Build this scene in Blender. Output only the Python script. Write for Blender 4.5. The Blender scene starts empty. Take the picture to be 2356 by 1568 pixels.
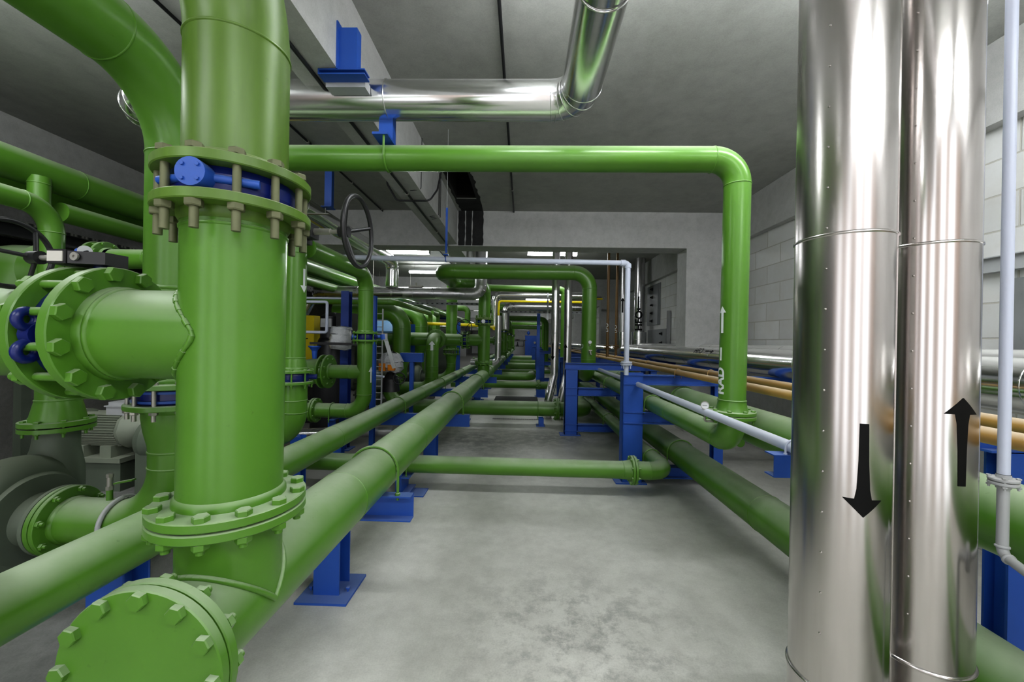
import bpy, bmesh, math, random
from math import sin, cos, pi, radians, sqrt, atan2
from mathutils import Vector as V, Matrix
random.seed(7)
SC = bpy.context.scene
COL = SC.collection
UP = V((0, 0, 1))

# ------------------------------------------------------------------ camera
EYE = 1.55
cam_d = bpy.data.cameras.new('camera')
cam_d.sensor_width = 36.0
cam_d.lens = 14.0
cam_d.clip_start = 0.02
cam_d.clip_end = 200
cam = bpy.data.objects.new('camera', cam_d)
COL.objects.link(cam)
YAW, PITCH, ROLL = radians(1.56), radians(-0.03), radians(1.0)
M = Matrix.Rotation(YAW, 4, 'Z') @ Matrix.Rotation(radians(90) + PITCH, 4, 'X') @ Matrix.Rotation(ROLL, 4, 'Z')
cam.matrix_world = Matrix.Translation((0, 0, EYE)) @ M
SC.camera = cam

# ------------------------------------------------------------------ materials
def nt(name):
    m = bpy.data.materials.new(name)
    m.use_nodes = True
    t = m.node_tree
    b = t.nodes['Principled BSDF']
    return m, t, b

def noise(t, scale, detail=4, rough=.6, vec=None):
    n = t.nodes.new('ShaderNodeTexNoise')
    n.inputs['Scale'].default_value = scale
    n.inputs['Detail'].default_value = detail
    n.inputs['Roughness'].default_value = rough
    if vec is not None:
        t.links.new(vec, n.inputs['Vector'])
    return n

def ramp(t, src, stops):
    r = t.nodes.new('ShaderNodeValToRGB')
    e = r.color_ramp.elements
    while len(e) < len(stops):
        e.new(.5)
    for i, (p, c) in enumerate(stops):
        e[i].position = p
        e[i].color = (c, c, c, 1) if not isinstance(c, tuple) else (*c, 1)
    t.links.new(src, r.inputs[0])
    return r

def mixc(t, fac, a, b, mode='MIX'):
    m = t.nodes.new('ShaderNodeMix')
    m.data_type = 'RGBA'
    m.blend_type = mode
    for s, v in ((m.inputs[0], fac), (m.inputs[6], a), (m.inputs[7], b)):
        if hasattr(v, 'links') or hasattr(v, 'is_linked'):
            t.links.new(v, s)
        elif isinstance(v, tuple):
            s.default_value = (*v, 1)
        else:
            s.default_value = v
    return m.outputs[2]

def bump(t, b, h, dist=.002, strength=.4):
    n = t.nodes.new('ShaderNodeBump')
    n.inputs['Distance'].default_value = dist
    n.inputs['Strength'].default_value = strength
    t.links.new(h, n.inputs['Height'])
    t.links.new(n.outputs[0], b.inputs['Normal'])

def geo(t):
    return t.nodes.new('ShaderNodeNewGeometry')

def paint(name, col, dust=(.42, .45, .36), amt=.6, rough=.33, grime=.35, metal=0.0, nscale=3.0, stretch=(1, 1, 1)):
    m, t, b = nt(name)
    g = geo(t)
    st = t.nodes.new('ShaderNodeVectorMath'); st.operation = 'MULTIPLY'
    t.links.new(g.outputs['Position'], st.inputs[0]); st.inputs[1].default_value = stretch
    n1 = noise(t, nscale, 5, .6, st.outputs[0])
    n2 = noise(t, 38, 3, .6, g.outputs['Position'])
    dark = tuple(c * .62 for c in col)
    f1 = ramp(t, n1.outputs[0], [(.35, 0.0), (.75, grime)])
    c1 = mixc(t, f1.outputs[0], col, dark)
    # settled dust on upward faces
    sep = t.nodes.new('ShaderNodeSeparateXYZ')
    t.links.new(g.outputs['Normal'], sep.inputs[0])
    up = ramp(t, sep.outputs['Z'], [(.25, 0.0), (.98, amt)])
    mul = t.nodes.new('ShaderNodeMath'); mul.operation = 'MULTIPLY'
    pat = ramp(t, n1.outputs[0], [(.3, .55), (.62, 1.0)])
    t.links.new(up.outputs[0], mul.inputs[0]); t.links.new(pat.outputs[0], mul.inputs[1])
    c2 = mixc(t, mul.outputs[0], c1, dust)
    sp = ramp(t, n2.outputs[0], [(.68, 0.0), (.78, .35)])
    c3 = mixc(t, sp.outputs[0], c2, tuple(c * .45 for c in col))
    t.links.new(c3, b.inputs['Base Color'])
    rr = t.nodes.new('ShaderNodeMath'); rr.operation = 'MULTIPLY_ADD'
    t.links.new(mul.outputs[0], rr.inputs[0]); rr.inputs[1].default_value = .45; rr.inputs[2].default_value = rough
    t.links.new(rr.outputs[0], b.inputs['Roughness'])
    b.inputs['Metallic'].default_value = metal
    bump(t, b, n2.outputs[0], .0008, .25)
    return m

def flat(name, col, rough=.5, metal=0.0, emit=0):
    m, t, b = nt(name)
    g = geo(t)
    n = noise(t, 14, 4, .6, g.outputs['Position'])
    r = ramp(t, n.outputs[0], [(.3, 0.0), (.8, .5)])
    c = mixc(t, r.outputs[0], col, tuple(x * .7 for x in col))
    t.links.new(c, b.inputs['Base Color'])
    b.inputs['Roughness'].default_value = rough
    b.inputs['Metallic'].default_value = metal
    if emit:
        b.inputs['Emission Color'].default_value = (*col, 1)
        b.inputs['Emission Strength'].default_value = emit
    return m

def alu(name, col=(.78, .78, .78), rough=.24, dusty=.7, stretch=(1, 1, 1), bmp=.12, dlo=.55, dcol=(.55, .54, .50)):
    m, t, b = nt(name)
    g = geo(t)
    mp_ = t.nodes.new('ShaderNodeVectorMath'); mp_.operation = 'MULTIPLY'
    t.links.new(g.outputs['Position'], mp_.inputs[0]); mp_.inputs[1].default_value = stretch
    n = noise(t, 2.2, 4, .6, mp_.outputs[0])
    f = noise(t, 45, 3, .7, mp_.outputs[0])
    r = ramp(t, n.outputs[0], [(.35, rough * .8), (.7, rough * 1.7)])
    t.links.new(r.outputs[0], b.inputs['Roughness'])
    c = mixc(t, ramp(t, f.outputs[0], [(.4, 0.0), (.85, .35)]).outputs[0], col, tuple(x * .8 for x in col))
    sep = t.nodes.new('ShaderNodeSeparateXYZ')
    t.links.new(g.outputs['Normal'], sep.inputs[0])
    up = ramp(t, sep.outputs['Z'], [(dlo, 0.0), (.98, dusty)])
    c = mixc(t, up.outputs[0], c, dcol)
    t.links.new(c, b.inputs['Base Color'])
    met = t.nodes.new('ShaderNodeMath'); met.operation = 'MULTIPLY_ADD'
    t.links.new(up.outputs[0], met.inputs[0]); met.inputs[1].default_value = -.9; met.inputs[2].default_value = 1.0
    t.links.new(met.outputs[0], b.inputs['Metallic'])
    bump(t, b, n.outputs[0], .004, bmp)
    return m

GREEN = paint('green_paint', (.100, .245, .030), dust=(.47, .54, .40), amt=.8, rough=.3)
GREEN_OLD = paint('green_paint_grimy', (.115, .215, .03), dust=(.34, .35, .25), amt=.75, rough=.38, grime=.85, nscale=6, stretch=(2.6, 2.6, .22))
BLUE = paint('blue_paint', (.022, .095, .42), dust=(.25, .32, .5), amt=.5, rough=.45, grime=.4)
BLUE_SHADE = paint('blue_paint_shaded', (.008, .04, .24), dust=(.1, .14, .3), amt=.3, rough=.5)  # blue paint darkened for a post standing in shadow
BLUE_DARK = paint('dark_blue_valve', (.006, .016, .14), dust=(.08, .11, .26), amt=.35, rough=.3, grime=.6, nscale=9)
ALU = alu('aluminium_cladding', (.82, .82, .82), .17, .5, (.3, 1, 1), .06)
ALU_NEAR = alu('aluminium_riser', (.58, .55, .535), .18, .3, (1, 1, .06), .05)
ALU_RACK = alu('aluminium_rack', (.86, .86, .85), .16, .75, (1, .3, 1), .06, .42, (.80, .79, .76))
ALU_DARK = alu('aluminium_dull', (.62, .61, .62), .26, .5, (1, 1, .1), .04)
OCHRE = paint('ochre_paint', (.50, .30, .09), dust=(.55, .47, .37), amt=.85, rough=.45)
BROWN = paint('brown_paint', (.16, .085, .02), dust=(.2, .13, .06), amt=.4, rough=.4)
LILAC = paint('pale_grey_paint', (.56, .60, .72), dust=(.6, .6, .62), amt=.5, rough=.35, grime=.15)
GREY = paint('grey_paint', (.42, .43, .44), dust=(.5, .5, .48), amt=.5, rough=.5, grime=.4)
GREYGREEN = paint('pump_grey', (.13, .16, .12), dust=(.26, .28, .22), amt=.6, rough=.55, grime=.6)
MOTOR = paint('motor_grey', (.24, .27, .21), dust=(.38, .4, .32), amt=.6, rough=.5, grime=.5)
STEEL = flat('bare_steel', (.42, .41, .37), .45, .7)
STUD = flat('dirty_stud', (.17, .18, .10), .6, .3)
BLACK = flat('black_iron', (.018, .018, .02), .4)
MARK = flat('black_marking', (.004, .004, .004), .6)
MARK.node_tree.nodes['Principled BSDF'].inputs['Specular IOR Level'].default_value = .2
WMARK = flat('white_marking', (.78, .82, .82), .5)
YELLOW = paint('yellow_paint', (.66, .53, .006), dust=(.6, .5, .2), amt=.3, rough=.45, grime=.3)
YELPIPE = paint('yellow_gas_paint', (.85, .68, .01), dust=(.8, .7, .3), amt=.3, rough=.35, grime=.1)
ORANGE = flat('orange_plastic', (.75, .25, .01), .4)
RED = flat('red_paint', (.5, .03, .02), .4)
CABLE = flat('cable_black', (.02, .02, .022), .5)
PAPER = flat('name_plate', (.62, .60, .55), .5)
DIALW = flat('dial_white', (.8, .82, .84), .35)

def film():
    m, t, b = nt('plastic_film')
    b.inputs['Base Color'].default_value = (.55, .56, .58, 1)
    b.inputs['Roughness'].default_value = .18
    g = geo(t)
    n = noise(t, 16, 5, .7, g.outputs['Position'])
    bump(t, b, n.outputs[0], .03, 1)
    return m
FILM = film()

def tube_light():
    m, t, b = nt('light_tube')
    b.inputs['Base Color'].default_value = (.9, .9, .9, 1)
    b.inputs['Emission Color'].default_value = (.95, .98, 1, 1)
    b.inputs['Emission Strength'].default_value = 48
    return m
LIGHT = tube_light()

def concrete(name, base, dark, scale=1.2, rough=.75, stain=.5, spots=False):
    m, t, b = nt(name)
    g = geo(t)
    p = g.outputs['Position']
    n1 = noise(t, scale, 6, .62, p)
    n2 = noise(t, scale * 7, 6, .7, p)
    n3 = noise(t, 110, 3, .6, p)
    r1 = ramp(t, n1.outputs[0], [(.38, 0.0), (.68, stain)])
    c = mixc(t, r1.outputs[0], base, dark)
    if spots:
        for ctr, rad in (((-.7, 6.2, 0), 1.3), ((.55, 6.5, 0), .8)):
            ms = t.nodes.new('ShaderNodeVectorMath'); ms.operation = 'SUBTRACT'; t.links.new(p, ms.inputs[0]); ms.inputs[1].default_value = ctr
            ml = t.nodes.new('ShaderNodeVectorMath'); ml.operation = 'LENGTH'; t.links.new(ms.outputs[0], ml.inputs[0])
            mq = t.nodes.new('ShaderNodeMapRange'); t.links.new(ml.outputs['Value'], mq.inputs[0])
            mq.inputs[1].default_value = rad * .2; mq.inputs[2].default_value = rad; mq.inputs[3].default_value = 1; mq.inputs[4].default_value = 0
            rs = ramp(t, n2.outputs[0], [(.35, .25), (.6, .9)])
            mm2 = t.nodes.new('ShaderNodeMath'); mm2.operation = 'MULTIPLY'; t.links.new(mq.outputs[0], mm2.inputs[0]); t.links.new(rs.outputs[0], mm2.inputs[1])
            c = mixc(t, mm2.outputs[0], c, (.15, .15, .145))
        sx = t.nodes.new('ShaderNodeSeparateXYZ'); t.links.new(p, sx.inputs[0])  # shade of the dim left side, put into the floor colour
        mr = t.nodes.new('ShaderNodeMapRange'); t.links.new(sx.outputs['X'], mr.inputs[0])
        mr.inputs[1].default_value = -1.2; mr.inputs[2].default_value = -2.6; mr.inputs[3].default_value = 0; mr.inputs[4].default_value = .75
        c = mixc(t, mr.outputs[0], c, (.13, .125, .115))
    r2 = ramp(t, n2.outputs[0], [(.4, 0.0), (.75, .45)])
    c = mixc(t, r2.outputs[0], c, tuple(x * .75 for x in dark))
    if spots:
        # worn patches in the middle of the aisle
        mp = t.nodes.new('ShaderNodeVectorMath'); mp.operation = 'SUBTRACT'
        t.links.new(p, mp.inputs[0]); mp.inputs[1].default_value = (.35, 2.1, 0)
        ln = t.nodes.new('ShaderNodeVectorMath'); ln.operation = 'LENGTH'
        t.links.new(mp.outputs[0], ln.inputs[0])
        area = ramp(t, ln.outputs['Value'], [(.15, 1.0), (.95, 0.0)])
        n4 = noise(t, 5.5, 9, .78, p)
        r4 = ramp(t, n4.outputs[0], [(.47, 0.0), (.6, .8)])
        mm = t.nodes.new('ShaderNodeMath'); mm.operation = 'MULTIPLY'
        t.links.new(area.outputs[0], mm.inputs[0]); t.links.new(r4.outputs[0], mm.inputs[1])
        c = mixc(t, mm.outputs[0], c, tuple(x * .45 for x in base))
    r3 = ramp(t, n3.outputs[0], [(.3, .92), (.7, 1.05)])
    c = mixc(t, 1.0, c, r3.outputs[0], 'MULTIPLY')
    t.links.new(c, b.inputs['Base Color'])
    b.inputs['Roughness'].default_value = rough
    bump(t, b, n2.outputs[0], .006, .35)
    return m

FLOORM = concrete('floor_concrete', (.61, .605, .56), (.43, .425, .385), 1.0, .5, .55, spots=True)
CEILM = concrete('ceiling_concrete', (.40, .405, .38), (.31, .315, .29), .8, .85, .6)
BEAMM = concrete('beam_concrete', (.52, .52, .51), (.42, .42, .41), 1.4, .8, .5)
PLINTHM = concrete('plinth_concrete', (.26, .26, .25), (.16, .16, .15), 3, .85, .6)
SOOT = concrete('soot', (.035, .035, .035), (.015, .015, .015), 5, .95, .7)
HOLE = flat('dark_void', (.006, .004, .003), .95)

def blocks():
    m, t, b = nt('block_wall')
    g = geo(t)
    sep = t.nodes.new('ShaderNodeSeparateXYZ'); t.links.new(g.outputs['Position'], sep.inputs[0])
    cmb = t.nodes.new('ShaderNodeCombineXYZ')
    t.links.new(sep.outputs['Y'], cmb.inputs['X']); t.links.new(sep.outputs['Z'], cmb.inputs['Y'])
    br = t.nodes.new('ShaderNodeTexBrick')
    br.inputs['Scale'].default_value = 1
    br.inputs['Brick Width'].default_value = .60
    br.inputs['Row Height'].default_value = .272
    br.inputs['Mortar Size'].default_value = .007
    br.inputs['Mortar Smooth'].default_value = .3
    br.inputs['Color1'].default_value = (.68, .685, .68, 1)
    br.inputs['Color2'].default_value = (.58, .585, .58, 1)
    br.inputs['Mortar'].default_value = (.50, .49, .45, 1)
    t.links.new(cmb.outputs[0], br.inputs['Vector'])
    n = noise(t, 2.5, 6, .7, g.outputs['Position'])
    c = mixc(t, ramp(t, n.outputs[0], [(.4, 0.0), (.8, .35)]).outputs[0], br.outputs[0], (.46, .42, .35))
    t.links.new(c, b.inputs['Base Color'])
    b.inputs['Roughness'].default_value = .9
    iv = t.nodes.new('ShaderNodeMath'); iv.operation = 'SUBTRACT'; iv.inputs[0].default_value = 1
    t.links.new(br.outputs['Fac'], iv.inputs[1])
    bump(t, b, iv.outputs[0], .008, .8)
    return m
BLOCKM = blocks()

def mesh_plate():
    m, t, b = nt('mesh_walkway')
    g = geo(t)
    wv = []
    for s in (1, -1):
        d = t.nodes.new('ShaderNodeVectorMath'); d.operation = 'DOT_PRODUCT'
        t.links.new(g.outputs['Position'], d.inputs[0]); d.inputs[1].default_value = (1, s * .6, 0)
        fr = t.nodes.new('ShaderNodeMath'); fr.operation = 'PINGPONG'
        t.links.new(d.outputs['Value'], fr.inputs[0]); fr.inputs[1].default_value = .03
        r = ramp(t, fr.outputs[0], [(.0, 1.0), (.012, 0.0)])
        wv.append(r)
    mx = t.nodes.new('ShaderNodeMath'); mx.operation = 'MAXIMUM'
    t.links.new(wv[0].outputs[0], mx.inputs[0]); t.links.new(wv[1].outputs[0], mx.inputs[1])
    c = mixc(t, mx.outputs[0], (.02, .02, .02), (.3, .3, .27))
    t.links.new(c, b.inputs['Base Color'])
    b.inputs['Roughness'].default_value = .6
    return m
MESHM = mesh_plate()

# ------------------------------------------------------------------ mesh building
def frame_of(t):
    t = t.normalized()
    a = UP if abs(t.z) < .9 else V((0, 1, 0))
    x = t.cross(a).normalized()
    y = x.cross(t).normalized()
    return x, y

def fillet(pts, R, n=8):
    """Round the corners of a poly-line: list of (point, at_joint)."""
    pts = [V(p) for p in pts]
    out = [(pts[0], False)]
    for i in range(1, len(pts) - 1):
        p = pts[i]
        a = (pts[i - 1] - p); b = (pts[i + 1] - p)
        la, lb = a.length, b.length
        a.normalize(); b.normalize()
        ang = a.angle(b)
        if ang > pi - .01:
            out.append((p, False)); continue
        th = pi - ang
        rr = R[i - 1] if isinstance(R, (list, tuple)) else R
        tl = min(rr * math.tan(th / 2), la * .98, lb * .98)
        rad = tl / math.tan(th / 2)
        c = p + (a + b).normalized() * (rad / cos(th / 2))
        s = p + a * tl; e = p + b * tl
        v0 = s - c; v1 = e - c
        ax = v0.cross(v1).normalized()
        for k in range(n + 1):
            q = Matrix.Rotation(th * k / n, 3, ax) @ v0
            out.append((c + q, k in (0, n)))
    out.append((pts[-1], False))
    res = [out[0]]
    for q in out[1:]:
        if (q[0] - res[-1][0]).length > 1e-5:
            res.append(q)
        elif q[1]:
            res[-1] = q
    return res

class MB:
    def __init__(s):
        s.v = []; s.f = []; s.sm = []
    def face(s, idx, smooth=False):
        s.f.append(idx); s.sm.append(smooth)
    def ring(s, c, x, y, r, seg):
        i0 = len(s.v)
        for k in range(seg):
            a = 2 * pi * k / seg
            s.v.append(c + x * (r * cos(a)) + y * (r * sin(a)))
        return i0
    def bridge(s, a, b, seg, smooth=True):
        for k in range(seg):
            k2 = (k + 1) % seg
            s.face((a + k, a + k2, b + k2, b + k), smooth)
    def lathe(s, p, ax, prof, seg=40, smooth=False, closed=False):
        """prof: (distance along axis, radius). Hard edges between segments unless smooth."""
        p = V(p); ax = V(ax).normalized(); x, y = frame_of(ax)
        if smooth:
            rs = [s.ring(p + ax * t, x, y, max(r, 1e-5), seg) for t, r in prof]
            for a, b in zip(rs, rs[1:]):
                s.bridge(a, b, seg, True)
        else:
            for (t0, r0), (t1, r1) in zip(prof, prof[1:]):
                a = s.ring(p + ax * t0, x, y, max(r0, 1e-5), seg)
                b = s.ring(p + ax * t1, x, y, max(r1, 1e-5), seg)
                s.bridge(a, b, seg, abs(t1 - t0) > 1e-6)
    def cyl(s, p0, p1, r, seg=20, r1=None):
        p0 = V(p0); p1 = V(p1); L = (p1 - p0).length
        s.lathe(p0, p1 - p0, [(0, 0), (0, r), (L, r if r1 is None else r1), (L, 0)], seg)
    def tube(s, pts, r, R=None, seg=32, n=8, caps=True, seam=True, hard=False):
        if R is None: R = r * 2.8
        path = fillet(pts, R, n)
        P = [q[0] for q in path]
        T = []
        for i in range(len(P)):
            if i == 0: t = P[1] - P[0]
            elif i == len(P) - 1: t = P[-1] - P[-2]
            else: t = (P[i] - P[i - 1]).normalized() + (P[i + 1] - P[i]).normalized()
            T.append(t.normalized())
        x, y = frame_of(T[0])
        rings = []; fr = []
        for i in range(len(P)):
            if i:
                q = T[i - 1].rotation_difference(T[i])
                x = q @ x; y = q @ y
            m = 1.0
            fr.append((x.copy(), y.copy()))
            rings.append(s.ring(P[i], x, y, r * m, seg))
        for a, b in zip(rings, rings[1:]):
            s.bridge(a, b, seg, True)
        if caps:
            for i, e in ((0, 0), (-1, len(P) - 1)):
                c = s.ring(P[e], fr[e][0], fr[e][1], r, seg)
                idx = tuple(range(c, c + seg))
                s.face(idx if i else idx[::-1])
        if seam:
            for i, q in enumerate(path):
                if q[1]:
                    s.bead(P[i], T[i], r)
        return path
    def bead(s, c, ax, r, w=.005, h=.0035, seg=40):
        c = V(c); ax = V(ax).normalized()
        s.lathe(c - ax * w, ax, [(0, r * .995), (w * .5, r + h), (w * 1.5, r + h), (2 * w, r * .995)], seg, smooth=True)
    def box(s, lo, hi, rot=None, piv=None):
        lo = V(lo); hi = V(hi)
        i = len(s.v)
        for z in (lo.z, hi.z):
            for yy in (lo.y, hi.y):
                for xx in (lo.x, hi.x):
                    q = V((xx, yy, z))
                    if rot is not None:
                        q = rot @ (q - piv) + piv
                    s.v.append(q)
        for f in ((0, 2, 3, 1), (4, 5, 7, 6), (0, 1, 5, 4), (2, 6, 7, 3), (0, 4, 6, 2), (1, 3, 7, 5)):
            s.face(tuple(i + k for k in f))
    def extrude(s, prof, p0, p1, up=UP):
        """prof: closed 2-D outline (side, up) swept from p0 to p1."""
        p0 = V(p0); p1 = V(p1); d = (p1 - p0).normalized()
        x = d.cross(V(up)).normalized(); y = x.cross(d).normalized()
        n = len(prof); i = len(s.v)
        for p in (p0, p1):
            for a, b in prof:
                s.v.append(p + x * a + y * b)
        for k in range(n):
            k2 = (k + 1) % n
            s.face((i + k, i + k2, i + n + k2, i + n + k))
        s.face(tuple(range(i + n - 1, i - 1, -1))); s.face(tuple(range(i + n, i + 2 * n)))
    def hexa(s, p, ax, r, h, rot=0):
        p = V(p); ax = V(ax).normalized(); x, y = frame_of(ax)
        i = len(s.v)
        for j, (t, q) in enumerate(((0, r), (h * .82, r), (h, r * .9))):
            for k in range(6):
                a = 2 * pi * k / 6 + rot
                s.v.append(p + ax * t + x * (q * cos(a)) + y * (q * sin(a)))
        for j in (0, 6):
            for k in range(6):
                k2 = (k + 1) % 6
                s.face((i + j + k, i + j + k2, i + j + 6 + k2, i + j + 6 + k))
        s.face(tuple(range(i + 5, i - 1, -1))); s.face(tuple(range(i + 12, i + 18)))
    def torus(s, c, ax, R, r, seg=40, sub=10, a0=0, a1=2 * pi):
        c = V(c); x, y = frame_of(V(ax)); full = abs(a1 - a0 - 2 * pi) < 1e-6
        n = seg if full else seg + 1
        rs = []
        for k in range(n):
            a = a0 + (a1 - a0) * k / seg
            d = x * cos(a) + y * sin(a)
            i = len(s.v)
            for j in range(sub):
                b = 2 * pi * j / sub
                s.v.append(c + d * (R + r * cos(b)) + V(ax).normalized() * (r * sin(b)))
            rs.append(i)
        for k in range(len(rs) - (0 if full else 1)):
            a, b = rs[k], rs[(k + 1) % len(rs)]
            for j in range(sub):
                j2 = (j + 1) % sub
                s.face((a + j, b + j, b + j2, a + j2), True)
    def mesh(s, name, mat, org=V((0, 0, 0))):
        me = bpy.data.meshes.new(name)
        me.from_pydata([tuple(v - org) for v in s.v], [], s.f)
        me.polygons.foreach_set('use_smooth', s.sm)
        me.materials.append(mat)
        bm = bmesh.new(); bm.from_mesh(me)
        bmesh.ops.recalc_face_normals(bm, faces=bm.faces)
        bm.to_mesh(me); bm.free()
        me.update()
        return me
    def build(s, name, mat, parent=None, loc=None):
        root = parent
        while root is not None and root.parent is not None: root = root.parent
        if root is not None:
            org = root.location.copy(); me = s.mesh(name, mat, org)
            o = bpy.data.objects.new(name, me); COL.objects.link(o); o.parent = parent
        else:
            org = V(loc) if loc is not None else V((0, 0, 0))
            me = s.mesh(name, mat, org)
            o = bpy.data.objects.new(name, me); COL.objects.link(o); o.location = org
        return o

def thing(name, label, cat, loc=(0, 0, 0), group=None):
    o = bpy.data.objects.new(name, None); COL.objects.link(o)
    o.empty_display_size = .1
    o.location = loc; o['label'] = label; o['category'] = cat
    if group: o['group'] = group
    return o

def tag(o, label, cat, group=None, kind=None):
    o['label'] = label; o['category'] = cat
    if group: o['group'] = group
    if kind: o['kind'] = kind
    return o

def struct(o):
    o['kind'] = 'structure'
    return o

def copy_tree(o, parent=None):
    c = o.copy(); COL.objects.link(c); c.parent = parent
    for ch in list(o.children):
        copy_tree(ch, c)
    return c

def again(o, d, label, group=None):
    c = copy_tree(o); c.location = o.location + V(d); c['label'] = label
    if group: c['group'] = group
    return c

_bolt = {}
def bolt_obj(parent, pos, ax, size, grip, mat, stud=0.02, name='bolt'):
    """Hex bolt: head at pos, shank through the grip, nut and thread at the far end. Axis ax points from head to nut."""
    root = parent
    while root.parent is not None: root = root.parent
    key = (round(size, 4), round(grip, 4), mat.name, round(stud, 4))
    if key not in _bolt:
        b = MB(); z = V((0, 0, 1)); o = V((0, 0, 0))
        b.hexa(o, -z, size, size * .75)
        b.cyl(o, z * grip, size * .5, 10)
        b.hexa(z * grip, z, size, size * .85)
        b.cyl(z * (grip + size * .8), z * (grip + size * .85 + stud), size * .52, 12)
        _bolt[key] = b.mesh('bolt', mat)
    o = bpy.data.objects.new(name, _bolt[key]); COL.objects.link(o)
    o.parent = parent
    q = V((0, 0, 1)).rotation_difference(V(ax).normalized())
    o.rotation_mode = 'QUATERNION'
    from mathutils import Quaternion
    o.rotation_quaternion = q @ Quaternion((0, 0, 1), random.random() * 2)
    o.location = V(pos) - root.location
    return o

def flange(parent, c, ax, r, R, th=.026, nb=12, gap=.005, bolts=True, mat=None, bmat=None, bs=.018,
           plates=2, stud=.02, phase=.5, hub=True, seg=56, blind=False, merge=False):
    """Bolted pair of flange plates centred on c. ax: unit axis. gap: distance between the plates."""
    mat = mat or GREEN; bmat = bmat or mat
    c = V(c); ax = V(ax).normalized()
    fl = []
    for sgn in ((1, -1) if plates == 2 else (1,)):
        b = MB()
        a = ax * sgn
        p = c + a * (gap / 2)
        b.lathe(p, a, [(0, 0 if blind and sgn < 0 else r * .9), (0, R - .003), (.003, R), (th - .003, R), (th, R - .003), (th, 0 if blind and sgn < 0 else r)], seg)
        if hub and not (blind and sgn < 0):
            b.lathe(p + a * th, a, [(0, r * 1.07), (th * .5, r * 1.065), (th * .9, r * 1.02), (th * 1.0, r * 1.002)], seg, smooth=True)
        if merge and sgn > 0:
            x, y = frame_of(ax)
            for k in range(nb):
                an = 2 * pi * (k + phase) / nb
                q = c + (x * cos(an) + y * sin(an)) * ((R + r * 1.13) / 2 + .004)
                t = th + gap / 2 if plates == 2 else th
                b.hexa(q + ax * t, ax, bs, bs * .8); b.hexa(q - ax * t, -ax, bs, bs * .8)
                b.cyl(q - ax * (t + bs + stud), q + ax * t, bs * .5, 8)
        fl.append(b.build('flange', mat, parent))
    if bolts and not merge:
        x, y = frame_of(ax)
        grip = 2 * th + gap
        for k in range(nb):
            an = 2 * pi * (k + phase) / nb
            q = c + (x * cos(an) + y * sin(an)) * ((R + r * 1.13) / 2 + .004) - ax * (grip / 2)
            bolt_obj(fl[0], q, ax, bs, grip, bmat, stud)
    return fl

def ubolt(parent, c, r, along, zbase, rod=.006, mat=None, name='u_bolt'):
    """U-bolt over a pipe: c = pipe centre, along = pipe direction, legs down to zbase."""
    mat = mat or GREEN
    c = V(c); along = V(along).normalized(); side = along.cross(UP).normalized()
    R = r + rod + .002
    pts = [c + side * R + UP * (zbase - .03 - c.z)]
    for k in range(17):
        a = pi * k / 16
        pts.append(c + side * (R * cos(a)) + UP * (R * sin(a)))
    pts.append(c - side * R + UP * (zbase - .03 - c.z))
    b = MB(); b.tube(pts, rod, R=.001, seg=10, n=1, seam=False)
    for s_ in (1, -1):
        q = c + side * (R * s_); q.z = zbase
        b.hexa(q, UP, rod * 1.9, rod * 1.5)
    return b.build(name, mat, parent)

def I_prof(w, h, t=.01):
    return [(-w/2, -h/2), (w/2, -h/2), (w/2, -h/2+t), (t/2, -h/2+t), (t/2, h/2-t), (w/2, h/2-t), (w/2, h/2), (-w/2, h/2), (-w/2, h/2-t), (-t/2, h/2-t), (-t/2, -h/2+t), (-w/2, -h/2+t)]
def C_prof(w, h, t=.009, s=1):
    p = [(-w/2, -h/2), (w/2, -h/2), (w/2, -h/2+t), (-w/2+t, -h/2+t), (-w/2+t, h/2-t), (w/2, h/2-t), (w/2, h/2), (-w/2, h/2)]
    return [(a*s, b) for a, b in p] if s > 0 else [(a*s, b) for a, b in p][::-1]

# ------------------------------------------------------------------ lettering
def wrap_decal(polys, c, r, axis='z', centre=0.0, mat=MARK, name='arrow_mark', parent=None, off=.0015, div=14):
    """polys: list of faces [(s,t)...] in metres, s = arc length round the pipe (0 at angle centre), t along it.
    c: point on the axis where t=0. axis 'z': vertical pipe, angle measured from +X counter-clockwise.
    axis 'y': pipe along Y, t towards -Y, angle from +X towards +Z."""
    bm = bmesh.new()
    for poly in polys:
        vs = [bm.verts.new((a, b, 0)) for a, b in poly]
        bm.faces.new(vs)
    bmesh.ops.triangulate(bm, faces=bm.faces)
    for _ in range(4):
        es = [e for e in bm.edges if e.calc_length() > r * .12]
        if not es: break
        bmesh.ops.subdivide_edges(bm, edges=es, cuts=1)
        bmesh.ops.triangulate(bm, faces=[f for f in bm.faces if len(f.verts) > 3])
    b = MB(); c = V(c)
    for v in bm.verts:
        s_, t_ = v.co.x, v.co.y
        an = centre + s_ / r
        R = r + off
        if axis == 'z': q = c + V((R * cos(an), R * sin(an), t_))
        else: q = c + V((R * cos(an), -t_, R * sin(an)))
        b.v.append(q)
    bm.verts.index_update()
    for f in bm.faces: b.face(tuple(v.index for v in f.verts), True)
    bm.free()
    return b.build(name, mat, parent)

def arrow_poly(L, w, hw, hl, down=False):
    """arrow pointing +t, total length L"""
    p = [[(-w/2, -L/2), (w/2, -L/2), (w/2, L/2-hl), (-w/2, L/2-hl)], [(-hw/2, L/2-hl), (hw/2, L/2-hl), (0, L/2)]]
    if down: p = [[(a, -b) for a, b in q] for q in p]
    return p

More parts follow.
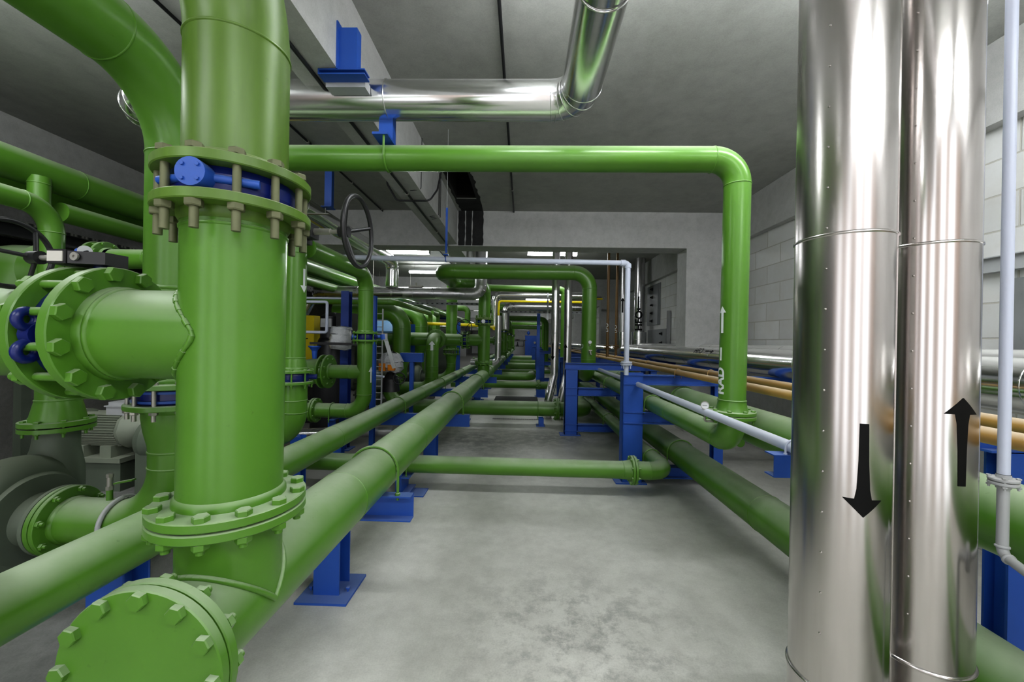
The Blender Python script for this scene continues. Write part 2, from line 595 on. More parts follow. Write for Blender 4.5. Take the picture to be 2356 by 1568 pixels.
def text_polys(s, size, rot=0, ox=0, oy=0, bold=.02):
    cu = bpy.data.curves.new('lettering', 'FONT'); cu.body = s; cu.size = size; cu.offset = bold * size
    cu.align_x = 'CENTER'; cu.align_y = 'CENTER'
    o = bpy.data.objects.new('lettering', cu); COL.objects.link(o)
    dg = bpy.context.evaluated_depsgraph_get()
    me = bpy.data.meshes.new_from_object(o.evaluated_get(dg))
    out = []
    for f in me.polygons:
        q = []
        for vi in f.vertices:
            x, y = me.vertices[vi].co.x, me.vertices[vi].co.y
            q.append((x * cos(rot) - y * sin(rot) + ox, x * sin(rot) + y * cos(rot) + oy))
        out.append(q)
    bpy.data.objects.remove(o); bpy.data.curves.remove(cu); bpy.data.meshes.remove(me)
    return out
# ------------------------------------------------------------------ the room
XR, XL, YB, YF, ZC, ZB = 3.6, -6.0, 47.0, -3.2, 3.86, 3.24
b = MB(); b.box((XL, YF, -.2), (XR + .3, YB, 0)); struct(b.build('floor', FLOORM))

HX0, HX1, HY0, HY1 = -1.12, -.80, 5.42, 6.45
b = MB()
b.box((XL, YF, ZC), (HX0, YB, ZC + .2)); b.box((HX1, YF, ZC), (XR + .3, YB, ZC + .2))
b.box((HX0, YF, ZC), (HX1, HY0, ZC + .2)); b.box((HX0, HY1, ZC), (HX1, YB, ZC + .2))
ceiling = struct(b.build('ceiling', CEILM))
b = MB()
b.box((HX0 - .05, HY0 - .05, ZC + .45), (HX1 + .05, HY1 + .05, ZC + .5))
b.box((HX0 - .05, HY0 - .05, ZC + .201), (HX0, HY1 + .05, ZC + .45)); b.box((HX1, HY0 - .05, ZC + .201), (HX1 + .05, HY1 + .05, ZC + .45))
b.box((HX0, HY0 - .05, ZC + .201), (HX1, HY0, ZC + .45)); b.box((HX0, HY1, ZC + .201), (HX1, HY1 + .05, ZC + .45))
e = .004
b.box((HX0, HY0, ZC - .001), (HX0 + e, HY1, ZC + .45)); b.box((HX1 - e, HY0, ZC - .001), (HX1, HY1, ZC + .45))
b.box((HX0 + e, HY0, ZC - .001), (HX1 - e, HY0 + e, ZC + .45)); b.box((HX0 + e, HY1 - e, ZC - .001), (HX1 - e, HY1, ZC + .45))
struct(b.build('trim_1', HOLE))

b = MB(); b.box((XR, YF, 0), (XR + .3, YB, ZC)); struct(b.build('wall_right', BLOCKM))
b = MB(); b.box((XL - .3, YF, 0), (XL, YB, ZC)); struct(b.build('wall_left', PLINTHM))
b = MB(); b.box((XL, YB, 0), (XR + .3, YB + .3, ZC)); struct(b.build('wall_back', concrete('white_wall', (.85, .85, .84), (.7, .7, .69), 1, .7, .3)))
# ring beam along the right wall and plinth at its foot
b = MB(); b.box((XR - .10, YF, ZB), (XR, YB, ZC)); struct(b.build('trim_2', BEAMM))
b = MB(); b.box((XR - .04, YF, 0), (XR, YB, .85)); struct(b.build('trim_3', BEAMM))
b = MB(); b.box((XL, YF, ZB - .1), (XL + .5, YB, ZC)); struct(b.build('trim_4', BEAMM))
# long ceiling beam
b = MB(); b.box((-1.51, YF, ZB + .02), (-1.21, YB, ZC)); struct(b.build('trim_5', BEAMM))
n = 6
for i, yc in enumerate((7.1, 14.7, 22.3, 29.9, 37.5)):
    b = MB()
    b.box((XL, yc, ZB - .01), (XR, yc + .42, ZC))
    struct(b.build('trim_%d' % n, BEAMM)); n += 1
    b = MB(); b.box((2.86, yc + .002, 0), (XR, yc + .418, ZB)); struct(b.build('trim_%d' % n, BEAMM)); n += 1
    b = MB(); b.box((XL, yc + .002, 0), (XL + .6, yc + .418, ZB)); struct(b.build('trim_%d' % n, BEAMM)); n += 1

# soot marks below the opening
b = MB()
random.seed(3)
for x0, x1 in ((-1.19, -1.07), (-1.055, -.95), (-.935, -.74)):
    pts = []
    m = 12
    for k in range(m + 1): pts.append((x0 + random.uniform(-.006, .006), ZC - (ZC - ZB) * k / m))
    for k in range(m, -1, -1): pts.append((x1 + random.uniform(-.006, .006), ZC - (ZC - ZB) * k / m))
    i = len(b.v)
    for x, z in pts: b.v.append(V((x, 7.096, z)))
    b.face(tuple(range(i, i + len(pts))))
tag(b.build('soot_stain', SOOT, loc=(-.95, 7.096, 3.5)), 'black vertical soot streaks down the concrete cross beam below the ceiling opening', 'stain')
b = MB(); pts = []
for k in range(19): pts.append((HX0 - .03 + random.uniform(-.015, .015), 5.3 + (7.09 - 5.3) * k / 18))
for k in range(18, -1, -1): pts.append((-.74 + random.uniform(-.03, .02), 5.3 + (7.09 - 5.3) * k / 18))
inner = [(HX0, HY0), (HX0, HY1), (HX1, HY1), (HX1, HY0)]
# border strips around the opening
def strip(poly):
    i = len(b.v)
    for x, y in poly: b.v.append(V((x, y, ZC - .003)))
    b.face(tuple(range(i, i + len(poly))))
L = pts[:19]; R_ = pts[19:][::-1]
for k in range(18):
    ya, yb_ = L[k][1], L[k + 1][1]
    if ya >= HY1 - .02 or yb_ <= HY0 + .02:
        strip([L[k], L[k + 1], R_[k + 1], R_[k]])
    else:
        strip([(HX1 - .0, ya), (HX1, yb_), R_[k + 1], R_[k]])
        strip([L[k], L[k + 1], (HX0, yb_), (HX0, ya)])
tag(b.build('soot_ring', SOOT, loc=(-.95, 6, ZC)), 'ragged black edge around the broken opening in the ceiling', 'stain')

# ------------------------------------------------------------------ conduits on ceiling
def conduit(x, y0, y1, z, label, clips=1.25):
    t = thing('ceiling_conduit', label, 'conduit', (x, (y0 + y1) / 2, z))
    b = MB(); b.cyl((x, y0, z), (x, y1, z), .013, 10); b.build('tube', CABLE, t)
    y = y0 + .3
    while y < y1:
        b = MB(); b.lathe((x, y - .012, z), (0, 1, 0), [(0, .013), (0, .019), (.024, .019), (.024, .013)], 12); b.box((x - .045, y - .01, z + .012), (x - .01, y + .01, z + .018))
        b.build('clip', STEEL, t); y += clips
conduit(-.20, -.5, 7.09, ZC - .02, 'black conduit clipped to the bare ceiling right of the long beam')
conduit(-2.56, -.5, 7.09, ZC - .02, 'black conduit clipped to the ceiling left of the long concrete beam', 1.2)
conduit(-1.375, -.5, 7.09, ZB, 'black conduit running along the underside of the long ceiling beam', 1.6)
conduit(-2.2, 7.55, 14.6, ZC - .02, 'black conduit on the ceiling of the second bay behind the cross beam', 1.6)
b = MB()
b.tube([(-1.72, 4.85, ZC), (-1.70, 4.85, 3.45), (-1.56, 4.8, ZB - .012), (-1.16, 4.8, ZB - .012), (-1.09, 4.9, 3.4), (-1.03, 5.0, ZC)], .011, R=.08, seg=10, seam=False)
tag(b.build('looped_cable', CABLE, loc=(-1.37, 4.8, ZB)), 'thick black cable slung in a loop under the long ceiling beam', 'cable')
for x, y, lb in ((-1.2, 4.55, 'lone thin wire down the side face of the long ceiling beam, beside the looped cable'), (-1.2, 5.5, 'first of three thin wires down the beam side next to the ceiling opening'), (-1.2, 5.56, 'middle of three thin wires down the beam side next to the ceiling opening'), (-1.2, 5.62, 'last of three thin wires down the beam side next to the ceiling opening')):
    b = MB(); b.tube([(x, y, ZC), (x, y, ZB + .03), (x - .12, y - .02, ZB + .01)], .004, R=.03, seg=6, seam=False)
    tag(b.build('thin_wire', CABLE, loc=(x, y, 3.5)), lb, 'wire')

# ------------------------------------------------------------------ lights
def light(x, y, label, z=None, ax='x', L=1.2):
    z = z or 3.62
    t = thing('fluorescent_light', label, 'ceiling light', (x, y, z), 'fluorescent ceiling lights')
    h = L / 2
    def bx(b, a, w, z0, z1):
        if ax == 'x': b.box((x - a, y - w, z0), (x + a, y + w, z1))
        else: b.box((x - w, y - a, z0), (x + w, y + a, z1))
    b = MB(); bx(b, h, .05, z + .03, z + .075); b.build('housing', GREY, t)
    for sgn in (-.7, .7):
        p = V((x, y, z)) + (V((1, 0, 0)) if ax == 'x' else V((0, 1, 0))) * h * sgn
        b = MB(); b.cyl(p + UP * .07, (p.x, p.y, ZC), .005, 8); b.build('hanger_rod', STEEL, t)
    b = MB()
    d = V((1, 0, 0)) if ax == 'x' else V((0, 1, 0)); s = V((0, 1, 0)) if ax == 'x' else V((1, 0, 0))
    b.extrude([(-.05, -.02), (-.035, -.035), (.035, -.035), (.05, -.02), (.05, .03), (-.05, .03)], V((x, y, z)) - d * (h - .02), V((x, y, z)) + d * (h - .02)); b.build('diffuser', LIGHT, t)
    for sgn in (-1, 1):
        b = MB(); p = V((x, y, z)) + d * (h - .01) * sgn
        b.box(p - V((.012, .012, .036)) - s * .04, p + V((.012, .012, .03)) + s * .04); b.build('end_cap', GREY, t)
    return t
light(-2.85, 9.45, 'lit fluorescent light just behind the cross beam, above the vertical end of the silver duct')
light(.66, 9.45, 'lit fluorescent light just behind the cross beam, above the twin silver risers')
light(-2.95, 12.2, 'lit fluorescent light on the ceiling left of the big green loop pipe')
light(-2.7, 19.9, 'small lit fluorescent light far back above the row of green valves')
light(.7, 19.9, 'far lit fluorescent light seen above the yellow gas pipe')
light(.75, 27.5, 'farthest lit fluorescent light above the middle of the aisle')
light(-2.85, 27.5, 'far lit fluorescent light on the left row, mostly hidden by pipes')
light(.95, 33, 'lit fluorescent light near the far end wall')
light(.55, 41, 'lit fluorescent light in the last bay before the end wall')
light(-2.9, 36, 'lit fluorescent light over the left machines in the last bays')
light(.55, 1.95, 'lit fluorescent light overhead above the empty aisle', L=1.5)
light(-3.3, 1.75, 'unseen fluorescent light added for fill above the nearest pump', L=1.5)  # out of view, added to brighten the left front
light(2.3, 2.1, 'lit fluorescent light overhead above the pipe rack', L=1.5)
light(.6, -1.4, 'unseen fluorescent light added for fill behind the nearest risers', L=1.5)  # this and the next two, behind the viewer, are added for fill
light(-2.6, -1.4, 'unseen fluorescent light added for fill behind the nearest pump', L=1.5)
light(2.6, -1.2, 'unseen fluorescent light added for fill behind the near end of the pipe rack', L=1.5)

w = bpy.data.worlds.new('world'); SC.world = w; w.use_nodes = True
w.node_tree.nodes['Background'].inputs[0].default_value = (.92, .96, 1, 1)
w.node_tree.nodes['Background'].inputs[1].default_value = 2.0
# added end wall behind the viewer: warm piers and gaps shaped for riser reflections
WARM = concrete('added_pier_warm', (.72, .56, .48), (.6, .46, .4), 1.5, .8, .4)
for i, (xa, xb) in enumerate(((XL, -4.4), (-3.0, -1.9), (-.9, .1), (.9, 1.5), (2.6, XR))):
    b = MB(); b.box((xa, -3.5, 0), (xb, -3.2, ZC)); struct(b.build('wall_front_added' if i == 0 else 'wall_front_added.%03d' % i, WARM))
SC.view_settings.view_transform = 'Standard'
try:
    SC.view_settings.look = 'Medium High Contrast'
except TypeError:
    SC.view_settings.look = 'None'
SC.view_settings.exposure = .3

# ------------------------------------------------------------------ steel plates, mesh walkway
PLATE = paint('plate_grey', (.24, .25, .255), dust=(.4, .4, .4), amt=.3, rough=.5, grime=.4)
def wall_plate(y0, y1, z0, z1, label, cols, rows):
    t = thing('steel_wall_plate', label, 'wall plate', (XR, (y0 + y1) / 2, (z0 + z1) / 2))
    b = MB(); b.box((XR - .03, y0, z0), (XR, y1, z1)); b.box((XR - .055, y0 + .08, z0), (XR - .03, y0 + .09, z1)); b.build('plate', PLATE, t)
    for y in cols:
        for k in range(rows):
            z = z0 + (k + .5) * (z1 - z0) / rows
            b = MB(); b.lathe((XR - .03, y, z), (-1, 0, 0), [(0, .05), (.006, .05), (.006, 0)], 16); b.hexa((XR - .036, y, z), (-1, 0, 0), .032, .035); b.cyl((XR - .07, y, z), (XR - .10, y, z), .018, 12)
            b.build('bolt', BLACK, t)
wall_plate(1.6, 3.06, 1.2, 2.07, 'large grey steel plate with bolts on the block wall behind the nearest silver risers', (2.86, 2.3), 3)
wall_plate(10.55, 11.6, 2.05, 3.15, 'grey bolted steel plate high on the block wall beside the riser marked HFO', (11.15,), 5)
wall_plate(9.9, 11.5, 1.2, 1.92, 'lower grey bolted steel plate on the wall just above the silver pipes', (10.35,), 3)
b = MB(); b.box((XR - .07, 1.2, 2.13), (XR, 3.3, 2.24)); b.box((XR - .10, 1.2, 2.235), (XR, 3.3, 2.243))
tag(b.build('steel_rail', GREY, loc=(XR, 2.2, 2.18)), 'grey steel rail on the block wall above the large bolted plate', 'rail')
b = MB(); b.extrude(C_prof(.08, .05), (XR - .06, 9.8, 1.2), (XR - .06, 9.8, 2.35), up=(0, 1, 0))
tag(b.build('steel_post', GREY, loc=(XR - .06, 9.8, 1.2)), 'short grey channel post against the block wall beside the bolted plates', 'post')

t = thing('mesh_walkway', 'dark mesh walkway hung below the large green pipes on the left', 'walkway', (-5.1, 14, 2.6))
b = MB(); b.box((-5.95, 2.0, 2.52), (-4.55, 30, 2.55)); b.build('grating', MESHM, t)
b = MB()
for x in (-4.55, -5.3): b.extrude(C_prof(.05, .12), (x, 2.0, 2.46), (x, 30, 2.46))
for k in range(12): b.box((-5.95, 2.6 + k * 2.4, 2.42), (-4.55, 2.66 + k * 2.4, 2.52))
b.build('frame', BLACK, t)
# ------------------------------------------------------------------ long floor headers A and B
XA, ZA, RA = -.885, .75, .1365
XB_, ZB_, RB = -1.58, .705, .1
YEND = 40
t = thing('floor_header_pipe', 'large green header pipe left of the aisle, its bolted blind end facing the front', 'pipe', (XA, .9, 0))
HEADER = t
b = MB(); b.tube([(XA, .955, ZA), (XA, YEND, ZA)], RA, seg=56, seam=False)
for y in (1.94, 3.15, 5.9, 8.1, 10.7, 13.4, 16, 19, 22, 26): b.bead((XA, y, ZA), (0, 1, 0), RA, .004, .002)
b.build('tube', GREEN, t)
fl = flange(t, (XA, .932, ZA), (0, 1, 0), RA, .2025, th=.026, nb=12, gap=.004, phase=.95, blind=True, bs=.0215, stud=.014, hub=True)
t2 = thing('floor_header_pipe', 'smaller green header pipe running beside the large one, second pipe left of the aisle', 'pipe', (XB_, .3, 0))
b = MB(); b.tube([(XB_, -.6, ZB_), (XB_, YEND, ZB_)], RB, seg=48, seam=False)
for y in (3.3, 6.1, 9, 12, 15): b.bead((XB_, y, ZB_), (0, 1, 0), RB, .004, .002)
b.build('tube', GREEN, t2)

def floor_support(y, label, face):
    t = thing('pipe_support', label, 'pipe support', (-1.148, y, 0), 'blue T-supports under the two green header pipes')
    zt = ZA - RA - .004; zb = zt - .15
    b = MB(); b.extrude(I_prof(.155, .15, .009), (-1.148, y + .05, .014), (-1.148, y + .05, zb), up=(0, 1, 0)); b.build('post', BLUE, t)
    b = MB(); b.box((-1.30, y - .10, 0), (-.995, y + .20, .014)); o = b.build('base_plate', BLUE, t)
    for sx in (-1.26, -1.035):
        bolt_obj(o, (sx, y + .02, .03), (0, 0, -1), .013, .02, BLUE, .001)
    b = MB(); b.extrude(C_prof(.075, .15, .009, 1 if face else -1), (-1.78, y + .02, (zt + zb) / 2), (-.652, y + .02, (zt + zb) / 2)); b.build('cross_beam', BLUE, t)
    ubolt(t, (XA, y + .01, ZA), RA, (0, 1, 0), zt, .0085)
    ubolt(t, (XB_, y + .01, ZB_), RB, (0, 1, 0), zt, .007)
    # pipe B sits on a short packer
    return t
SUP = [floor_support(2.37, 'nearest blue steel support with a bolted foot under the two green headers', True),
       floor_support(5.0, 'blue pipe support under the headers, second from the front, with a plain beam face', False)]
names = ['third', 'fourth', 'fifth', 'sixth', 'seventh', 'eighth', 'ninth', 'tenth', 'eleventh']
for i in range(9):
    again(SUP[1], (0, 2.6 * (i + 1), 0), 'blue pipe support beneath the green headers, %s from the front' % names[i])

# ------------------------------------------------------------------ big riser with branch (T)
XT, YT, RT = -.885, 1.20, .1365
def make_riser(far=False):
    t = thing('branch_riser_pipe', 'large green riser in the front left with bolted flanges and a side branch', 'pipe', (XT, YT, ZA), 'flanged green risers standing on the large header')
    sg = 64 if not far else 32
    b = MB(); b.tube([(XT, YT, ZA), (XT, YT, 1.01)], RT, seg=sg, seam=False, caps=False)
    # saddle weld where the stub meets the header
    pts = []
    for k in range(49):
        a = 2 * pi * k / 48
        x = (RT + .004) * cos(a); y = (RT + .004) * sin(a)
        pts.append(V((XT + x, YT + y, ZA + sqrt(max((RA + .004) ** 2 - x * x, 0)) )))
    for k in range(48):
        b.cyl(pts[k], pts[k + 1] + (pts[k + 1] - pts[k]) * .15, .0085, 8)
    b.build('stub', GREEN, t)
    flange(t, (XT, YT, 1.033), (0, 0, -1), RT, .2025, nb=12, gap=.005, bs=.021, stud=.012, bmat=GREEN, merge=far)
    b = MB(); b.tube([(XT, YT, 1.055), (XT, YT, 1.915)], RT, seg=sg, seam=False, caps=False)
    b.bead((XT, YT, 1.862), (0, 0, 1), RT, .006, .004)
    b.build('middle_tube', GREEN, t)
    flange(t, (XT, YT, 1.971), (0, 0, -1), RT, .2025, th=.029, nb=12, gap=.074, bs=.0215, stud=.055, mat=GREEN_OLD, bmat=STUD if not far else GREEN, phase=.2, merge=far)
    b = MB()
    b.tube([(XT, YT, 2.03), (XT, YT, 2.8), (XT, YT - 1.9, 2.8)], RT, R=.38, seg=sg, n=14, seam=True, caps=True)
    b.build('upper_tube', GREEN_OLD, t)
    # branch to the left
    b = MB(); b.tube([(XT, YT, 1.55), (XT - .36, YT, 1.55)], RT * .992, seg=sg, seam=False, caps=False)
    rc = RT * .992
    pts = []
    for k in range(61):
        a = 2 * pi * k / 60
        y = (rc + .003) * cos(a); z = (rc + .003) * sin(a)
        pts.append(V((XT - sqrt(max((RT + .003) ** 2 - y * y, 0)), YT + y, 1.55 + z)))
    random.seed(5)
    for k in range(60):
        b.cyl(pts[k], pts[k + 1] + (pts[k + 1] - pts[k]) * .2, .0065 + random.uniform(-.0015, .002), 6)
    b.bead((XT - .325, YT, 1.55), (1, 0, 0), rc, .008, .006)
    b.build('branch_tube', GREEN, t)
    flange(t, (-1.304, YT, 1.55), (-1, 0, 0), rc, .2025, th=.029, nb=12, gap=.075, bs=.0235, stud=.02, bmat=GREEN, phase=.4, merge=far)
    b = MB(); b.tube([(-1.35, YT, 1.55), (-2.05, YT, 1.55)], rc, seg=sg, seam=False); b.build('branch_extension', GREEN, t)
    return t
RISER = make_riser()

def spokes_wheel(parent, c, ax, R, hub, n=3, rod=.008, mat=None, phase=0.3, name='handwheel'):
    mat = mat or BLACK
    c = V(c); ax = V(ax).normalized(); h = V(hub)
    b = MB(); b.torus(c, ax, R, rod, 48, 10)
    x, y = frame_of(ax)
    for k in range(n):
        a = 2 * pi * (k + phase) / n
        q = c + (x * cos(a) + y * sin(a)) * R
        b.cyl(h, q, rod * .8, 8)
    b.lathe(h - ax * .018, ax, [(0, 0), (0, .02), (.036, .02), (.036, 0)], 16)
    return b.build(name, mat, parent)

def butterfly(c, ax, r, w, stem, label, group=None, wheel=None, far=False, cap=True):
    """wafer valve body between flanges; stem: unit direction of the shaft towards the gearbox"""
    c = V(c); ax = V(ax).normalized(); s = V(stem).normalized()
    t = thing('butterfly_valve', label, 'valve', c, group)
    b = MB(); b.lathe(c - ax * (w / 2 - .001), ax, [(0, r * .8), (0, r * 1.16), (w * .3, r * 1.2), (w * .7, r * 1.2), (w - .002, r * 1.16), (w - .002, r * .8)], 40)
    b.build('body', BLUE_DARK, t)
    if cap:
        p = c - s * (r * 1.15)
        b = MB(); b.cyl(p, p - s * .048, .037, 24)
        side = ax.cross(s)
        for k in (-1, 1):
            q = c - s * (r * 1.17) + side * (k * .03)
            b.cyl(q, q + side * (k * .10) + s * .035, .012, 10)
        o = b.build('shaft_cover', BLUE, t)
        x, y = frame_of(s)
        for k in range(4):
            a = pi / 4 + k * pi / 2
            bolt_obj(o, p - s * .048 + (x * cos(a) + y * sin(a)) * .026, s, .0055, .01, BLUE, .001)
    b = MB(); b.cyl(c + s * r, c + s * (r * 1.5 + .03), .022, 14); b.build('shaft', BLUE_DARK, t)
    return t

v = butterfly((XT, YT, 1.971), (0, 0, 1), RT, .074, (-.12, .99, 0), 'blue butterfly valve clamped high in the nearest riser, with a black handwheel behind it')
b = MB(); b.box((-.91, 1.38, 1.90), (-.81, 1.50, 1.98)); b.cyl((-.86, 1.44, 1.98), (-.86, 1.44, 2.0), .035, 16); b.box((-.81, 1.42, 1.915), (-.775, 1.48, 1.965)); b.build('gearbox', BLACK, v)
b = MB(); b.cyl((-.80, 1.45, 1.94), (-.715, 1.45, 1.94), .012); b.cyl((-.715, 1.45, 1.94), (-.66, 1.45, 1.94), .008, 12); b.build('stem', STEEL, v)
spokes_wheel(v, (-.612, 1.45, 1.94), (1, .0, 0), .126, (-.665, 1.45, 1.94), 3, .0085, phase=.32)

v2 = butterfly((-1.304, YT, 1.55), (1, 0, 0), RT, .075, (0, 0, 1), 'dark blue butterfly valve between the two flanges of the horizontal branch, with gearbox on top', cap=False)
b = MB()
b.torus((-1.315, 1.02, 1.585), (1, 0, 0), .022, .012, 20, 8); b.torus((-1.315, 1.02, 1.50), (1, 0, 0), .022, .012, 20, 8); b.cyl((-1.33, 1.04, 1.545), (-1.30, 1.04, 1.545), .03, 16)
b.build('shaft_cover', BLUE_DARK, v2)
b = MB()
z0 = 1.754
b.box((-1.40, 1.13, z0), (-1.342, 1.20, z0 + .042))
b.extrude([(-.045, 0), (.045, 0), (.045, .036), (-.045, .042)], (-1.342, 1.17, z0), (-1.25, 1.19, z0))
b.build('gearbox', BLACK, v2)
b = MB(); b.box((-1.396, 1.127, z0 + .006), (-1.350, 1.130, z0 + .036)); b.build('name_plate', PAPER, v2)
b = MB(); b.lathe((-1.312, 1.130, z0 + .02), (0, -1, 0), [(0, .012), (.006, .012), (.006, .004), (.002, .004), (.002, 0)], 20); b.build('gearbox_bolt', STEEL, v2)
b = MB(); b.cyl((-1.40, 1.165, z0 + .022), (-1.475, 1.165, z0 + .022), .0085, 14); b.build('stem', STEEL, v2)
spokes_wheel(v2, (-1.52, 1.135, z0 + .028), (1, -.12, 0), .098, (-1.475, 1.165, z0 + .022), 3, .0075, phase=.05)

# ------------------------------------------------------------------ tall pipe behind (L) down to the pump
XLp, YLp = -1.775, 2.0
def make_drop(far=False):
    t = thing('drop_pipe', 'tall green pipe behind the nearest riser that bends overhead and drops to the pump', 'pipe', (XLp, YLp, .5), 'tall green drop pipes feeding the pumps')
    sg = 56 if not far else 28
    b = MB(); b.tube([(XLp, YLp, 1.30), (XLp, YLp, 2.83), (XLp, .2 + (7.8 * 0 if not far else 0) , 2.83)], .1365, R=.381, seg=sg, n=14)
    b.bead((XLp, YLp, 1.78), (0, 0, 1), .1365, .010, .006)
    b.build('tube', GREEN, t)
    flange(t, (XLp, YLp, 1.248), (0, 0, -1), .1365, .2025, th=.026, nb=12, gap=.075, bs=.018, stud=.03, bmat=STEEL, merge=far)
    b = MB()
    b.lathe((XLp, YLp, 1.19), (0, 0, -1), [(0, .137), (.05, .137), (.12, .128), (.19, .112), (.22, .1095)], sg, smooth=True)
    b.bead((XLp, YLp, .965), (0, 0, 1), .1095, .006, .004)
    b.tube([(XLp, YLp, .97), (XLp, YLp, .585), (-2.33, YLp, .585)], .1095, R=.30, seg=sg, n=14, caps=False)
    b.build('inlet_elbow', GREEN, t)
    flange(t, (-2.345, YLp, .585), (1, 0, 0), .1095, .17, th=.022, nb=8, gap=.006, bs=.016, stud=.015, merge=far, phase=.35)
    b = MB(); b.cyl((-2.12, YLp, .69), (-2.12, YLp, .745), .014, 14); b.build('vent_stub', GREEN, t)
    b = MB(); b.hexa((-2.12, YLp, .745), UP, .016, .02); b.cyl((-2.12, YLp, .765), (-2.12, YLp, .815), .013, 14); b.hexa((-2.12, YLp, .81), UP, .015, .018)
    b.build('vent_valve', STEEL, t)
    b = MB(); b.box((-2.09, YLp - .012, .776), (-1.99, YLp + .012, .784), Matrix.Rotation(radians(-12), 3, 'Y'), V((-2.09, YLp, .78))); b.build('valve_lever', GREEN, t)
    return t
DROP = make_drop()
v3 = butterfly((XLp, YLp, 1.248), (0, 0, 1), .1365, .074, (-1, 0, 0), 'blue ribbed valve in the drop pipe just below the horizontal branch', cap=False)
b = MB()
for z in (1.225, 1.27): b.lathe((XLp, YLp, z - .005), UP, [(0, .15), (0, .172), (.012, .172), (.012, .15)], 36)
b.build('ribs', BLUE, v3)

t = thing('elbow_support', 'blue angle support with a grey U-bolt holding the pump inlet elbow', 'pipe support', (-2.05, 1.95, 0))
b = MB(); b.extrude(C_prof(.07, .10, .008, -1), (-2.05, 1.86, .40), (-2.05, 2.12, .40)); b.build('bracket', BLUE, t)
b = MB(); b.extrude(I_prof(.10, .10, .008), (-2.05, 1.98, 0), (-2.05, 1.98, .35), up=(0, 1, 0)); b.build('post', BLUE, t)
ubolt(t, (-2.05, 2.0, .585), .1095, (1, 0, 0), .45, .011, GREY)

# concrete plinth and blue post below pipe B
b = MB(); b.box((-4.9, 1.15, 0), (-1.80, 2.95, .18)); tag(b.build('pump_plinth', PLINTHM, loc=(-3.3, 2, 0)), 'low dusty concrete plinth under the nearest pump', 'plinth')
b = MB(); b.box((-1.86, 1.74, 0), (-1.65, 1.92, .56)); tag(b.build('concrete_block', PLINTHM, loc=(-1.75, 1.83, 0)), 'rough concrete block standing under the smaller header pipe', 'block')
t = thing('short_post', 'blue steel stub post standing under the smaller header at the front left', 'post', (-1.62, 1.47, 0))
b = MB(); b.extrude(I_prof(.15, .12, .009), (-1.66, 1.61, .014), (-1.66, 1.61, .59), up=(0, 1, 0)); b.build('post', BLUE, t)
b = MB(); b.box((-1.75, 1.54, .0), (-1.57, 1.68, .014)); b.build('base_plate', BLUE, t)

# ------------------------------------------------------------------ pump
def make_pump(x, y, label, grp):
    """suction flange at (x, y, .585) facing +X"""
    t = thing('centrifugal_pump', label, 'pump', (x, y, 0), grp)
    b = MB()
    b.lathe((x, y, .585), (-1, 0, 0), [(0, .11), (.10, .115), (.16, .17)], 40, smooth=True)
    # volute: spiral tube around the shaft
    R0 = .20
    n = 40; ring0 = None; seg = 16
    for k in range(n + 1):
        a = -pi / 2 + 2 * pi * k / n
        rr = .085 + .05 * k / n
        Rr = R0 + .02 * k / n
        cc = V((x - .25, y + Rr * cos(a), .585 + Rr * sin(a)))
        d = V((0, cos(a), sin(a)))
        i = len(b.v)
        for j in range(seg):
            q = 2 * pi * j / seg
            b.v.append(cc + d * (rr * cos(q)) + V((1, 0, 0)) * (rr * sin(q)))
        if ring0 is not None: b.bridge(ring0, i, seg)
        ring0 = i
    b.lathe((x - .12, y, .585), (-1, 0, 0), [(0, 0), (0, .22), (.06, .25), (.24, .25), (.30, .16), (.42, .14), (.44, .18), (.50, .18), (.50, 0)], 40)
    b.build('volute', GREYGREEN, t)
    b = MB()
    b.lathe((x - .27, y + .17, .60), (-.05, .12, 1), [(0, .135), (.18, .125), (.30, .098), (.40, .092), (.41, .10)], 36, smooth=True)
    b.build('discharge_neck', GREYGREEN, t)
    b = MB()
    for yy in (y - .17, y + .12):
        b.extrude([(-.05, 0), (.05, 0), (.03, .30), (-.03, .30)], (x - .22, yy, .18), (x - .30, yy, .18))
        b.box((x - .34, yy - .07, .18), (x - .12, yy + .07, .20))
    b.extrude([(-.02, -.2), (.02, -.2), (.012, .2), (-.012, .2)], (x - .16, y - .16, .38), (x - .30, y - .16, .38))
    b.build('foot', GREYGREEN, t)
    b = MB(); b.cyl((x - .62, y, .585), (x - .80, y, .585), .05, 20); b.build('coupling', STEEL, t)
    b = MB(); b.lathe((x, y, .585), (1, 0, 0), [(-.02, .1), (-.02, .17), (.0, .17), (.0, .1)], 40); b.build('suction_flange', GREYGREEN, t)
    b = MB(); b.lathe((x - .285, y + .215, 1.0), UP, [(0, .08), (0, .155), (.022, .155), (.022, .08)], 40); b.build('discharge_flange', GREEN, t)
    return t
PUMP = make_pump(-2.372, 2.0, 'grey-green centrifugal pump at the left edge, bolted to the nearest inlet elbow', 'pumps on the plinths')

xd, yd = -2.657, 2.215
t = thing('discharge_pipe', 'green tapered pipe rising from the nearest pump to the horizontal branch', 'pipe', (xd, yd, 1.02), 'pump discharge pipes')
b = MB()
b.lathe((xd, yd, 1.05), UP, [(0, .118), (.02, .115), (.10, .098), (.12, .093)], 40, smooth=True)
b.bead((xd, yd, 1.17), UP, .093, .006, .004)
b.tube([(xd, yd, 1.16), (xd, yd, 1.55), (xd, 1.2, 1.55), (-1.9, 1.2, 1.55)], .093, R=.2, seg=40)
b.build('tube', GREEN, t)
b = MB(); b.lathe((xd, yd, 1.030), UP, [(0, .08), (0, .155), (.024, .155), (.024, .1)], 48); o = b.build('flange', GREEN, t)
for k in range(8):
    a = 2 * pi * (k + .3) / 8
    bolt_obj(o, (xd + .132 * cos(a), yd + .132 * sin(a), 1.054), (0, 0, -1), .014, .052, GREEN, .02)

